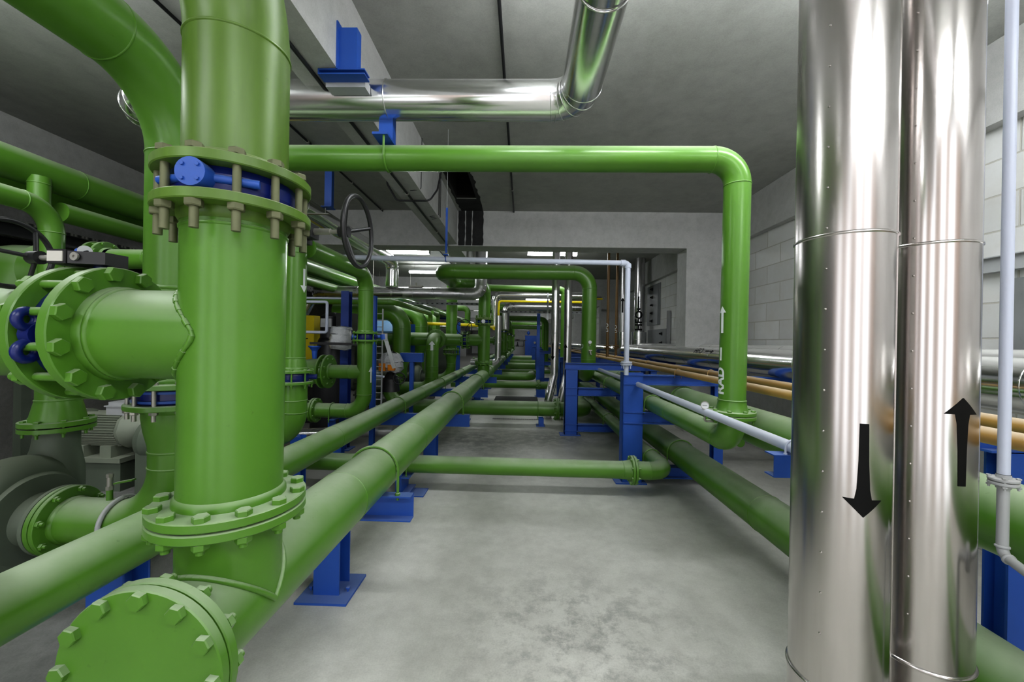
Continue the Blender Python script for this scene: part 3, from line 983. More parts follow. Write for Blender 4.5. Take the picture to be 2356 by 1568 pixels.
def make_motor(x, y, z, label, grp, L=.52, r=.165, mat=None):
    """electric motor, axis along X, fan end towards +X"""
    mat = mat or MOTOR
    t = thing('electric_motor', label, 'motor', (x, y, 0), grp)
    prof = []
    nfin = 44
    for k in range(nfin):
        a = 2 * pi * k / nfin
        top = abs(sin(a)) < .86
        for da, rr in ((-.028, .86), (-.02, 1.0), (.02, 1.0), (.028, .86)):
            q = r * (rr if top else .88)
            prof.append((q * cos(a + da), q * sin(a + da)))
    b = MB(); b.extrude(prof, (x - L / 2, y, z), (x + L * .28, y, z)); b.build('finned_body', mat, t)
    b = MB(); b.lathe((x + L * .28, y, z), (1, 0, 0), [(0, r * .7), (0, r * 1.0), (.03, r * 1.03), (.16, r * .62), (.17, r * .3), (.17, 0)], 10); b.build('end_shield', mat, t)
    b = MB(); b.lathe((x - L / 2 - .10, y, z), (1, 0, 0), [(0, .05), (0, r * .8), (.02, r * 1.02), (.10, r * 1.04), (.10, r * .6)], 36); b.build('drive_end', mat, t)
    b = MB(); b.box((x + .0, y - .09, z + r * .8), (x + .17, y + .07, z + r * 1.25)); b.box((x - .01, y - .10, z + r * 1.25), (x + .18, y + .08, z + r * 1.32)); b.box((x + .01, y - .08, z + r * 1.32), (x + .16, y + .06, z + r * 1.5)); b.build('terminal_box', GREY, t)
    b = MB()
    for xx in (x - L * .35, x + L * .12): b.box((xx - .05, y - r * .9, z - r - .06), (xx + .05, y + r * .9, z - r * .75))
    b.box((x - L * .5, y - r, z - r - .10), (x + L * .4, y + r, z - r - .06)); b.build('foot', mat, t)
    b = MB(); b.box((x - L * .45, y - r * .8, .18), (x + L * .35, y + r * .8, z - r - .10)); b.build('pedestal', GREYGREEN, t)
    return t
MOTOR_T = make_motor(-3.66, 3.5, .70, 'grey finned electric motor behind the inlet elbow of the nearest pump', 'pump motors')
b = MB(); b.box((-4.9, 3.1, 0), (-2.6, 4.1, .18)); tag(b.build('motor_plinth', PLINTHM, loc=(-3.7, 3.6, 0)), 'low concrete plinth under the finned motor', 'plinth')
b = MB()
b.lathe((-3.32, 3.5, .62), (1, 0, 0), [(0, 0), (0, .19), (.06, .21), (.26, .21), (.3, .17), (.3, 0)], 30)
b.box((-3.30, 3.32, .18), (-3.08, 3.68, .55))
tag(b.build('coupling_guard', GREYGREEN, loc=(-3.2, 3.5, .18)), 'rounded grey-green guard housing just right of the finned motor', 'guard')
t = make_pump(-2.75, 3.9, 'dark pump behind the motor, mostly hidden by the tall drop pipe', 'pumps on the plinths')

# ------------------------------------------------------------------ overhead pipes G and H
YG = 2.79
t = thing('overhead_pipe', 'bright green overhead pipe crossing the aisle and turning down at the right, marked RAD', 'pipe', (1.45, YG, .88))
ZG = 2.825
b = MB()
b.tube([(-2.4, 3.40, 2.21), (-2.4, YG, 2.21), (-2.4, YG, ZG - .005), (1.462, YG, ZG), (1.45, YG, 1.17)], .0855, R=.175, seg=56, n=14, caps=True)
b.build('tube', GREEN, t)
b = MB(); b.lathe((1.45, YG, 1.172), (0, 0, -1), [(-.01, .0855), (0, .0855), (.05, .094), (.075, .103)], 48, smooth=True); b.bead((1.45, YG, 1.168), UP, .0855, .006, .005); b.build('neck', GREEN, t)
flange(t, (1.45, YG, 1.072), (0, 0, -1), .088, .148, th=.024, nb=8, gap=.004, bs=.0145, stud=.016, hub=False, phase=.25)
b = MB(); b.tube([(1.45, YG, 1.05), (1.45, YG, .88), (1.45, 40, .88)], .0855, R=.14, seg=48, n=14); 
for y in (3.9, 5.2, 7.4, 10): b.bead((1.45, y, .88), (0, 1, 0), .0855, .004, .002)
b.build('lower_tube', GREEN, t)
for y in (3.02, 3.17):
    b = MB(); b.cyl((1.45, y, .955), (1.45, y, 1.0), .012, 14); b.hexa((1.45, y, 1.0), UP, .015, .012); b.build('stub', GREEN, t)
cA = radians(187)
wrap_decal(text_polys('RAD', .092, rot=pi / 2, bold=.035), (1.45, YG, 1.30), .0855, centre=cA, mat=WMARK, name='lettering', parent=t)
wrap_decal(text_polys('1', .12, rot=0, bold=.03), (1.45, YG, 1.48), .0855, centre=cA, mat=WMARK, name='lettering', parent=t)
wrap_decal(arrow_poly(.185, .022, .06, .045), (1.45, YG, 1.72), .0855, centre=cA + .1, mat=WMARK, name='arrow_mark', parent=t)

t = thing('pressure_gauge', 'small round steel pressure gauge beside the bolted flange of the RAD pipe', 'gauge', (1.245, 2.80, .98))
def gauge(t, c, face, r, stemlen):
    c = V(c); f = V(face).normalized()
    b = MB(); b.lathe(c - f * .014, f, [(0, 0), (0, r * .92), (.004, r), (.028, r), (.028, r * .86), (.024, r * .86)], 32); b.build('case', STEEL, t)
    b = MB(); b.lathe(c + f * .0095, f, [(0, r * .86), (.001, r * .86), (.001, 0)], 32); b.build('dial', DIALW, t)
    x, y = frame_of(f); b = MB(); q = c + f * .012
    b.extrude([(-.0012, 0), (.0012, 0), (.0012, .001), (-.0012, .001)], q - x * r * .5, q + x * r * .55, up=f); b.build('needle', BLACK, t)
    b = MB(); b.cyl(c - UP * r, c - UP * (r + stemlen), .006, 10); b.hexa(c - UP * (r + stemlen * .55), -UP, .011, .014); b.build('stem', STEEL, t)
gauge(t, (1.262, 2.78, 1.13), (-.45, -1, 0), .027, .05)
b = MB(); b.tube([(1.262, 2.78, 1.05), (1.262, 2.78, 1.02), (1.33, 2.78, 1.02)], .007, R=.015, seg=10, seam=False); b.build('pipe_nipple', STEEL, t)

RH, ZH = .131, 3.235
t = thing('silver_duct_pipe', 'silver clad overhead pipe crossing above the bright green one, with a bend at each end', 'pipe', (0, 2.8, ZH))
def clad(b, pts, r, R, rings=(), n=4, seg=48, caps=True):
    path = fillet(pts, R, n)
    P = [q[0] for q in path]
    b.tube(pts, r, R=R, seg=seg, n=n, seam=False, caps=caps)
    for i in range(1, len(P) - 1):
        tt = ((P[i] - P[i - 1]).normalized() + (P[i + 1] - P[i]).normalized()).normalized()
        b.bead(P[i], tt, r, .004, .003)
    for c, ax in rings: b.bead(c, ax, r, .005, .004)
b = MB(); clad(b, [(.36, -.6, 3.30), (.36, 2.8, ZH), (-2.88, 2.8, ZH), (-2.88, 8.62, ZH), (-2.88, 8.62, 2.69)], RH, .19,
     rings=[((-.98, 2.8, ZH), (1, 0, 0)), ((-2.2, 2.8, ZH), (1, 0, 0)), ((.2, 2.8, ZH), (1, 0, 0)), ((.36, 1.9, ZH + .01), (0, 1, 0))] + [((-2.88, 3.9 + k * 1.1, ZH), (0, 1, 0)) for k in range(4)], seg=56)
b.build('cladding', ALU, t)
SILVER_H = t

t = thing('hanger_bracket', 'blue steel stub bolted to the long beam with a white saddle on the silver pipe', 'hanger', (-1.15, 2.56, 3.26))
b = MB(); b.box((-1.20, 2.50, 3.255), (-1.085, 2.565, 3.52)); b.box((-1.21, 2.48, 3.25), (-1.20, 2.58, 3.55)); b.build('stub', BLUE, t)
b = MB(); b.extrude(C_prof(.30, .035, .008, 1), (-1.18, 2.49, 3.237), (-1.18, 2.575, 3.237)); b.build('plate', BLUE, t)
b = MB(); b.box((-1.32, 2.575, 3.19), (-1.06, 2.665, 3.25)); b.build('saddle', GREY, t)
t = thing('hanger_bracket', 'blue channel hanger from the beam holding the bright green overhead pipe', 'hanger', (-.93, 2.8, 3.0))
b = MB(); b.extrude(C_prof(.10, .07, .008), (-1.0, 2.84, 2.955), (-1.0, 2.84, 3.24), up=(0, 1, 0)); b.box((-1.05, 2.68, 2.94), (-.945, 2.88, 2.955)); b.build('channel', BLUE, t)
b = MB(); R = .0925
pts = [(-.975, YG - R, 2.955)] + [(-.975, YG - R * cos(pi * k / 14), ZG - R * sin(pi * k / 14)) for k in range(15)] + [(-.975, YG + R, 2.955)]
b.tube(pts, .008, R=.001, n=1, seg=10, seam=False); b.build('u_bolt', GREEN, t)
t = thing('hanger_bracket', 'slim blue hanger with a light face dropping to the silver pipe left of the beam', 'hanger', (-2.72, 5.1, 3.2))
b = MB(); b.extrude(C_prof(.09, .06, .008), (-2.47, 4.95, 3.18), (-2.47, 4.95, ZC), up=(0, 1, 0)); b.box((-2.53, 4.86, 3.17), (-2.41, 5.0, 3.18)); b.build('channel', BLUE, t)
b = MB(); b.cyl((-2.50, 4.92, 3.18), (-2.50, 4.92, 3.10), .006, 8); b.box((-2.9, 4.9, 3.09), (-2.45, 4.94, 3.10)); b.build('rod', STEEL, t)

# ------------------------------------------------------------------ K and J pipes
XK, YK = -1.92, 3.3
t = thing('green_riser', 'green riser just behind the nearest one, marked with a white down arrow', 'pipe', (XK, YK, .7))
b = MB(); b.tube([(XK, YK, 2.42), (XK, YK, 1.29)], .0845, seg=44, seam=False); b.bead((XK, YK, 2.25), UP, .0845); b.bead((XK, YK, 1.375), UP, .086)
b.lathe((XK, YK, 1.375), (0, 0, -1), [(0, .0845), (.04, .092), (.09, .098)], 40, smooth=True)
b.build('tube', GREEN, t)
flange(t, (XK, YK, 1.215), (0, 0, -1), .098, .148, th=.024, nb=8, gap=.07, bs=.014, stud=.02)
b = MB(); b.tube([(XK, YK, 1.16), (XK, YK, .72), (-3.0, YK, .72)], .105, R=.2, seg=44, caps=False); b.bead((XK, YK, 1.02), UP, .105); b.build('lower_elbow', GREEN, t)
wrap_decal(arrow_poly(.20, .024, .07, .06, True), (XK, YK, 2.02), .0845, centre=radians(-12), mat=WMARK, name='arrow_mark', parent=t)
v = butterfly((XK, YK, 1.215), (0, 0, 1), .098, .07, (1, .3, 0), 'blue valve at knee height in the riser just behind the nearest one', cap=False)
t = thing('green_pipe_loop', 'green pipe left of the aisle dropping from overhead, with a white up arrow below', 'pipe', (-1.88, 4.7, .7))
XJ, YJ, ZJ = -1.88, 4.7, 2.317
b = MB(); b.tube([(XJ, 3.39, ZJ), (XJ, YJ, ZJ), (XJ, YJ, 1.62)], .0855, R=.20, seg=44, n=12); b.build('tube', GREEN, t)
flange(t, (XJ, YJ, 1.567), (0, 0, -1), .0855, .142, th=.022, nb=8, gap=.068, bs=.013, stud=.022)
b = MB(); b.tube([(XJ, YJ, 1.52), (XJ, YJ, .68), (-2.45, YJ, .68)], .0855, R=.20, seg=44, n=12, caps=False)
b.tube([(XJ, YJ, 1.145), (-2.30, YJ, 1.145)], .082, seg=36, seam=False, caps=False); b.bead((-2.05, YJ, 1.145), (1, 0, 0), .082, .004, .003)
b.build('lower_tube', GREEN, t)
flange(t, (-2.47, YJ, .68), (-1, 0, 0), .0855, .145, nb=8, gap=.006, bs=.013, stud=.02)
flange(t, (-2.345, YJ, 1.145), (-1, 0, 0), .09, .20, th=.022, nb=8, gap=.045, bs=.018, stud=.01)
b = MB(); b.lathe((-2.38, YJ, 1.145), (-1, -.2, 0), [(0, .15), (.12, .15), (.25, .13), (.6, .13), (.6, 0)], 40, smooth=True); b.build('reducer', GREEN, t)
b = MB(); b.tube([(-2.49, YJ, .68), (-3.3, YJ, .68)], .0855, seg=36, seam=False); b.build('inlet_tube', GREEN, t)
wrap_decal(arrow_poly(.19, .026, .08, .06), (XJ, YJ, 1.12), .0855, centre=radians(-12), mat=WMARK, name='arrow_mark', parent=t)
v = butterfly((XJ, YJ, 1.567), (0, 0, 1), .0855, .068, (1, 0, 0), 'blue lever valve with a long grey handle in the green pipe left of the aisle', cap=True)
b = MB(); b.cyl((XJ + .1, YJ, 1.567), (XJ + .22, YJ, 1.575), .02, 12); b.cyl((XJ + .22, YJ, 1.60), (XJ + .23, YJ, 1.54), .04, 12); b.build('neck', BLUE, v)
b = MB(); b.box((XJ + .21, YJ - .03, 1.53), (XJ + .27, YJ + .0, 1.61)); b.extrude([(-.022, -.006), (.022, -.006), (.022, .006), (-.022, .006)], (XJ + .25, YJ - .015, 1.55), (XJ + .36, YJ - .015, 1.20), up=(0, 1, 0)); b.build('lever', GREY, v)
t = thing('elbow_support', 'small blue bracket on a post under the low elbow below the up arrow', 'pipe support', (-2.25, 4.7, 0))
b = MB(); b.extrude(C_prof(.07, .09, .008), (-2.24, 4.62, .54), (-2.24, 4.80, .54)); b.build('bracket', BLUE, t)
b = MB(); b.extrude(I_prof(.10, .10, .008), (-2.20, 4.75, 0), (-2.20, 4.75, .50), up=(0, 1, 0)); b.build('post', BLUE, t)
ubolt(t, (-2.26, 4.7, .68), .0855, (1, 0, 0), .585, .006)

# ------------------------------------------------------------------ cross pipe C/D and E, Q etc on the right
t = thing('floor_cross_pipe', 'green pipe crossing the aisle near the floor and bending back into the right rack', 'pipe', (1.45, 4.0, .28))
b = MB(); b.tube([(-2.6, 4.0, .295), (1.07, 4.0, .283)], .0855, seg=48, seam=False, caps=False); b.bead((-1.32, 4, .29), (1, 0, 0), .0855, .004, .003); b.build('tube', GREEN, t)
b = MB(); b.lathe((1.02, 4.0, .283), (1, 0, 0), [(0, .0855), (.01, .089), (.05, .095), (.075, .103)], 40, smooth=True); b.bead((1.015, 4, .283), (1, 0, 0), .0855); b.build('neck', GREEN, t)
flange(t, (1.115, 4.0, .283), (1, 0, 0), .0855, .142, th=.023, nb=8, gap=.004, bs=.014, stud=.014)
b = MB(); b.tube([(1.13, 4.0, .283), (1.45, 4.0, .28), (1.45, 40, .28)], .0875, R=.17, seg=48, n=14); b.build('rack_tube', GREEN, t)

def long_pipe(x, z, r, y0, y1, mat, label, name='rack_pipe', cat='pipe', seams=(), group=None, seg=48):
    t = thing(name, label, cat, (x, y0, z), group)
    b = MB(); b.tube([(x, y0, z), (x, y1, z)], r, seg=seg, seam=False)
    for y in seams: b.bead((x, y, z), (0, 1, 0), r, .005, .0035)
    b.build('tube', mat, t)
    return t
long_pipe(1.765, .34, .1365, -.9, 40, GREEN, 'thick green pipe lying lowest in the right rack, nearest the floor', seams=(2.9, 5.5))
long_pipe(1.785, .93, .1365, -.9, 40, GREEN, 'thick green pipe on the middle tier of the right rack behind the RAD pipe', seams=(4.4, 7.1))
long_pipe(1.60, .835, .032, 2.95, 40, GREEN, 'thin green pipe between the two thicker ones on the middle tier of the rack')
long_pipe(1.72, 1.232, .031, -.9, 40, OCHRE, 'ochre pipe on top of the right rack, the one nearer the aisle')
long_pipe(2.08, 1.232, .031, -.9, 40, OCHRE, 'ochre pipe on top of the right rack, the one nearer the silver pipes')
def clad_pipe(x, z, r, y0, y1, label, turn=None):
    t = thing('silver_clad_pipe', label, 'pipe', (x, y0, z))
    b = MB()
    b.tube([(x, y0, z), (x, y1, z)], r, seg=48, seam=False)
    y = y0 + .4
    while y < y1:
        b.bead((x, y, z), (0, 1, 0), r, .004, .003); y += .9
    b.build('cladding', ALU_RACK, t)
    return t
s1 = clad_pipe(2.80, 1.355, .15, -.9, 10.9, 'silver clad pipe on the right rack beside the ochre pipes, stencilled HFO')
wrap_decal(text_polys('HFO', .14, rot=pi / 2, bold=.0), (2.80, 6.15, 1.355), .15, axis='y', centre=radians(142), mat=MARK, name='lettering', parent=s1)
wrap_decal([[(-.012, -.12), (.012, -.12), (.012, .06), (-.012, .06)], [(-.035, .06), (.035, .06), (0, .13)]], (2.80, 5.80, 1.355), .15, axis='y', centre=radians(142), mat=MARK, name='arrow_mark', parent=s1)
s2 = clad_pipe(3.20, 1.395, .155, -.9, 10.7, 'silver clad pipe against the block wall, the rearmost pipe of the rack')
clad_pipe(2.80, 1.345, .14, 11.6, 40, 'pale wrapped pipe continuing beyond the silver risers on the right rack')

# white pipe (rack) and vertical
t = thing('pale_grey_pipe', 'slim pale grey pipe running towards the viewer below the top tier of the right rack', 'pipe', (1.27, 1.66, 1.07))
b = MB(); b.tube([(1.275, 7.0, 1.10), (1.275, 4.4, 1.095), (1.27, 1.66, 1.072), (1.27, 1.66, .4)], .027, R=.06, seg=28); b.build('tube', LILAC, t)
XV, YV = 1.128, 4.36
t = thing('pale_grey_pipe', 'slim pale grey pipe crossing high over the aisle and dropping onto the blue rack post', 'pipe', (XV, YV, 1.22))
b = MB(); b.tube([(-2.75, YV, 2.45), (XV, YV, 2.415), (XV, YV, 1.36)], .028, R=.03, seg=28, n=4, seam=False); b.lathe((XV, YV, 2.36), UP, [(0, .028), (0, .035), (.04, .035), (.05, .03)], 20); b.lathe((XV - .05, YV, 2.415), (-1, 0, 0), [(-.02, .035), (.03, .035), (.03, .028)], 20); b.build('tube', LILAC, t)
flange(t, (XV, YV, 1.325), (0, 0, -1), .03, .062, th=.016, nb=4, gap=.003, bs=.009, stud=.03, seg=32, mat=LILAC)
b = MB(); b.tube([(XV, YV, 1.31), (XV, YV, 1.2)], .026, seg=20, seam=False); b.build('lower_tube', LILAC, t)
t = thing('rod_hanger', 'thin blue hanger rod holding the pale grey crossing pipe below the soot marks', 'hanger', (-.85, 4.36, 2.45))
b = MB(); b.extrude([(-.012, -.003), (.012, -.003), (.012, .003), (-.012, .003)], (-.86, 4.36, 2.50), (-.86, 4.36, 3.0), up=(0, 1, 0)); b.build('flat_bar', BLUE, t)
b = MB(); b.cyl((-.86, 4.36, 2.9), (-.86, 4.36, ZC), .0025, 8); b.build('rod', GREY, t)
b = MB(); b.torus((-.86, 4.36, 2.437), (1, 0, 0), .032, .005, 20, 6); b.box((-.885, 4.33, 2.475), (-.835, 4.39, 2.485)); b.build('ring_clamp', BLUE, t)

# ------------------------------------------------------------------ nearest silver risers
def near_riser(x, y, r, z0, label):
    t = thing('silver_riser', label, 'pipe', (x, y, 0))
    b = MB()
    b.tube([(x, y, z0), (x, y, ZC)], r, seg=72, seam=False)
    for z in (1.88, 3.2): b.bead((x, y, z), UP, r, .005, .0035, 72)
    an = radians(214)
    for k in range(26):
        q = V((x + r * cos(an), y + r * sin(an), .7 + k * .12))
        b.lathe(q, V((cos(an), sin(an), 0)), [(0, .0035), (.002, .003), (.003, 0)], 8)
    b.build('cladding', ALU_NEAR, t)
    b = MB(); b.tube([(x, y, 0), (x, y, z0)], r * 1.01, seg=72, seam=False); b.bead((x, y, z0), UP, r, .007, .006, 72); b.build('lower_cladding', ALU_NEAR, t)
    return t
S1 = near_riser(.998, 1.275, .125, .53, 'large silver riser in the right foreground with a black arrow pointing down')
S2 = near_riser(1.350, 1.379, .127, .54, 'large silver riser in the right foreground with a black arrow pointing up')
fan1 = atan2(-1.258, -1.005); fan2 = atan2(-1.335, -1.345)
def fat_arrow(L, up=True):
    n = 12; hl = L * .19
    p = [(-.021, L / 2 - hl), (-.016, L * .2), (-.0125, -L * .1), (-.011, -L / 2), (.011, -L / 2), (.0125, -L * .1), (.016, L * .2), (.021, L / 2 - hl)]
    body = [[p[0], p[1], p[6], p[7]], [p[1], p[2], p[5], p[6]], [p[2], p[3], p[4], p[5]]]
    head = [[(-.048, L / 2 - hl), (0, L / 2), (.048, L / 2 - hl)]]
    pl = body + head
    if not up: pl = [[(a, -c) for a, c in q] for q in pl]
    return pl
wrap_decal(fat_arrow(.265, False), (.998, 1.275, 1.20), .125, centre=fan1 + .45, mat=MARK, parent=S1, off=.001)
wrap_decal(fat_arrow(.27), (1.350, 1.379, 1.265), .127, centre=fan2 + .76, mat=MARK, parent=S2, off=.001)

XQ, YQ = 1.59, 1.355
t = thing('grey_riser', 'slim grey riser at the right edge with a bolted flange and an elbow below it', 'pipe', (XQ, YQ, .85))
b = MB(); b.tube([(XQ, YQ, ZC), (XQ, YQ, 1.14)], .0150, seg=28, seam=False); b.build('tube', LILAC, t)
flange(t, (XQ, YQ, 1.116), (0, 0, -1), .017, .036, th=.011, nb=4, gap=.002, bs=.0065, stud=.006, mat=GREY, seg=36)
b = MB(); b.tube([(XQ, YQ, 1.105), (XQ, YQ, .875), (XQ - .05, YQ - .16, .855)], .0145, R=.03, seg=24); b.build('elbow', GREY, t)
flange(t, (XQ - .055, YQ - .175, .852), (-.3, -.95, -.1), .018, .05, th=.018, nb=4, gap=.004, bs=.008, stud=.004, mat=GREY, seg=36)
b = MB(); b.tube([(XQ - .06, YQ - .19, .85), (XQ - .09, YQ - .3, .84), (XQ - .09, YQ - .3, 0)], .018, R=.04, seg=20); b.build('tail_tube', GREY, t)
# ------------------------------------------------------------------ blue rack frames on the right
def rack(y, x0, label, w=.22, mid=True, top=True):
    t = thing('pipe_rack', label, 'pipe rack', (x0, y, 0), 'blue steel frames of the right pipe rack')
    zt = 1.20
    b = MB(); b.extrude(I_prof(.14, w, .012), (x0 + w / 2, y + .07, .014), (x0 + w / 2, y + .07, zt + .02 if x0 > 1 else zt - .115), up=(1, 0, 0)); b.box((x0, y, .014), (x0 + w, y + .012, zt + .02 if x0 > 1 else zt - .115)); b.build('post', BLUE, t)
    b = MB(); b.extrude(I_prof(.10, .10, .01), (2.17, y + .07, 0), (2.17, y + .07, zt - .11), up=(0, 1, 0)); b.build('post', BLUE, t)
    b = MB(); b.extrude(I_prof(.10, .10, .01), (3.45, y + .07, 0), (3.45, y + .07, zt - .11), up=(0, 1, 0)); b.build('post', BLUE, t)
    xs = x0 if x0 < 1 else x0 + .012
    for z, h, xe in ((zt, .11, 3.52), (.792, .13, 2.2), (.19, .12, 2.2)):
        b = MB(); b.extrude(I_prof(.12, h, .01), (xs, y + .045, z - h / 2), (xe, y + .045, z - h / 2)); b.build('beam', BLUE, t)
    b = MB(); b.box((x0 - .07, y - .03, 0), (x0 + w + .05, y + .17, .014)); b.build('base_plate', BLUE, t)
    ubolt(t, (1.45, y + .03, .88), .0855, (0, 1, 0), .795, .007)
    ubolt(t, (1.45, y + .03, .28), .0875, (0, 1, 0), .195, .007)
    ubolt(t, (1.765, y + .03, .34), .1365, (0, 1, 0), .195, .008)
    ubolt(t, (1.785, y + .03, .93), .1365, (0, 1, 0), .795, .008)
    ubolt(t, (1.72, y + .03, 1.232), .031, (0, 1, 0), 1.20, .004, OCHRE)
    ubolt(t, (2.08, y + .03, 1.232), .031, (0, 1, 0), 1.20, .004, OCHRE)
    return t
R1_ = rack(4.42, 1.115, 'nearest full blue rack frame with a wide post at the right side of the aisle')
R2_ = rack(6.62, .71, 'second blue rack frame, standing further into the aisle beside the twin silver risers')
rack(8.92, .84, 'third blue rack frame, behind the twin silver risers')
rack(11.4, 1.0, 'fourth blue rack frame from the front')
rack(14.8, .60, 'fifth blue rack frame, with its stepped beams in the aisle')
rack(18.8, .60, 'sixth blue rack frame, far down the aisle')
rack(23.8, .55, 'last blue rack frame before the far green loops')

t = thing('pipe_rack', 'near end frame of the rack, dark blue, behind the large silver risers', 'pipe rack', (2.15, 1.85, 0))
b = MB(); b.extrude(I_prof(.10, .10, .01), (2.19, 1.85, 0), (2.19, 1.85, 1.10), up=(0, 1, 0)); b.build('post', BLUE, t)
b = MB(); b.extrude(I_prof(.10, .10, .01), (2.06, 1.85, 1.145), (3.52, 1.85, 1.145)); b.build('beam', BLUE, t)
b = MB(); b.extrude(I_prof(.10, .10, .01), (1.5, 1.85, .15), (3.0, 1.85, .15)); b.build('beam', BLUE, t)
b = MB(); b.extrude(C_prof(.05, .05, .006), (2.3, 1.2, .06), (3.5, 1.6, .06)); b.build('floor_angle', GREY, t)
t = thing('channel_bracket', 'short blue channel bracket holding the slim pale grey pipe beside the silver riser', 'bracket', (1.4, 1.9, .94))
b = MB(); b.extrude(C_prof(.075, .105, .006, -1), (1.178, 1.92, .988), (1.60, 1.92, .988)); b.build('channel', BLUE, t)
b = MB(); b.extrude(I_prof(.07, .07, .008), (1.563, 1.93, 0), (1.563, 1.93, .935), up=(0, 1, 0)); b.build('post', BLUE, t)
ubolt(t, (1.272, 1.90, 1.074), .027, (0, 1, 0), 1.041, .0045, LILAC)

# small supports under floor cross pipe
t = thing('low_support', 'low blue channel stub under the green floor crossing, beside the large header', 'pipe support', (-1.15, 4.0, 0))
b = MB(); b.extrude(C_prof(.085, .16, .008), (-1.13, 3.86, .112), (-1.13, 4.12, .112)); b.build('channel', BLUE, t)
b = MB(); b.box((-1.24, 3.92, 0), (-1.175, 4.08, .45)); b.box((-1.24, 3.88, 0), (-.95, 4.1, .012)); b.build('post', BLUE, t)
ubolt(t, (-1.13, 4.0, .291), .0855, (1, 0, 0), .195, .006)

# ------------------------------------------------------------------ big green inverted U loops
def loop(y, label):
    t = thing('green_loop_pipe', label, 'pipe', (1.23, y, .9), 'large green loop pipes crossing high over the aisle')
    b = MB()
    b.tube([(1.22, y + 1.6, .93), (1.22, y, .93), (1.22, y, 2.83), (-1.58, y, 2.83), (-1.58, y + 1.62, 2.83), (-1.1, y + 1.62, 2.83)], .1365, R=.30, seg=44, n=12)
    b.bead((-.82, y, 2.83), (1, 0, 0), .1365); b.build('tube', GREEN, t)
    return t
U = loop(7.42, 'large dark green loop pipe arching over the aisle just behind the cross beam')
t = U
tt = thing('pressure_gauge', 'small white pressure gauge on the vertical leg of the nearest green loop', 'gauge', (1.22, 7.2, 1.5))
gauge(tt, (1.215, 7.25, 1.55), (0, -1, 0), .032, .03); b = MB(); b.cyl((1.215, 7.30, 1.49), (1.215, 7.25, 1.49), .008, 8); b.build('nipple', STEEL, tt)
tt = thing('drain_valve', 'small brass drain valve on the nearest green loop, below its gauge', 'valve', (1.22, 7.2, 1.35))
b = MB(); b.cyl((1.215, 7.29, 1.37), (1.215, 7.22, 1.37), .016, 10); b.cyl((1.215, 7.23, 1.40), (1.23, 7.20, 1.32), .018, 10); b.build('body', STEEL, tt)
b = MB(); b.box((1.19, 7.20, 1.395), (1.25, 7.22, 1.41)); b.build('lever', STEEL, tt)
wrap_decal(text_polys('C', .12, rot=pi / 2, bold=.03), (1.22, 7.42, 1.47), .1365, centre=radians(200), mat=WMARK, name='lettering', parent=U)
again(U, (-.01, 7.75, 0), 'second large green loop pipe, behind the yellow gas pipe')
again(U, (0, 15.5, 0), 'third large green loop pipe down the aisle')
again(U, (0, 22, 0), 'farthest large green loop pipe in front of the end wall')
b = MB(); 

# copies of the riser / valve group further along
far = make_riser(True); far.location = (XT, 9.04, ZA)
far['label'] = 'second green branch riser on the header, just left of the silver elbow'
# its upper tube joins the loop: rebuild that part
for ch in list(far.children):
    if ch.name.startswith('upper_tube'):
        bpy.data.objects.remove(ch)
b = MB(); b.tube([(XT, 9.04, 2.03), (XT, 9.04, 2.83), (-1.1, 9.04, 2.83)], RT, R=.2, seg=32, n=12)
o = b.build('upper_tube', GREEN, far)
def gear(v, c, s):
    pass
v = butterfly((XT, 9.04, 1.971), (0, 0, 1), RT, .074, (0, 1, 0), 'dark blue valve with a round white cap high in the second green riser', 'valves in the far risers')
b = MB(); b.cyl((XT, 8.88, 1.971), (XT, 8.81, 1.971), .042, 20); b.build('white_cap', DIALW, v)
v = butterfly((-1.304, 9.04, 1.55), (1, 0, 0), RT, .075, (0, 0, 1), 'dark blue valve with a black handwheel in the side branch of the second riser', 'valves in the far risers', cap=False)
b = MB(); b.box((-1.40, 8.95, 1.76), (-1.22, 9.12, 1.86)); b.build('gearbox', BLACK, v)
spokes_wheel(v, (-1.30, 8.75, 1.83), (.0, 1, 0), .17, (-1.30, 8.85, 1.80), 3, .009)
FAR = far
f2 = again(FAR, (.02, 9.3, 0), 'third green branch riser on the header, half way down the aisle')
f3 = again(FAR, (.02, 16.5, 0), 'fourth green branch riser, small in the distance')
f4 = again(FAR, (.03, 24.5, 0), 'farthest green branch riser near the end of the header')
for dy, lab in ((9.3, 'dark blue valve with a white cap in the third green riser'), (16.5, 'dark blue valve in the fourth green riser, small in the distance'), (24.5, 'tiny dark blue valve in the farthest green riser')):
    v = butterfly((XT + .02, 9.04 + dy, 1.971), (0, 0, 1), RT, .074, (0, 1, 0), lab, 'valves in the far risers')
    b = MB(); b.cyl((XT + .02, 8.88 + dy, 1.971), (XT + .02, 8.81 + dy, 1.971), .042, 16); b.build('white_cap', DIALW, v)

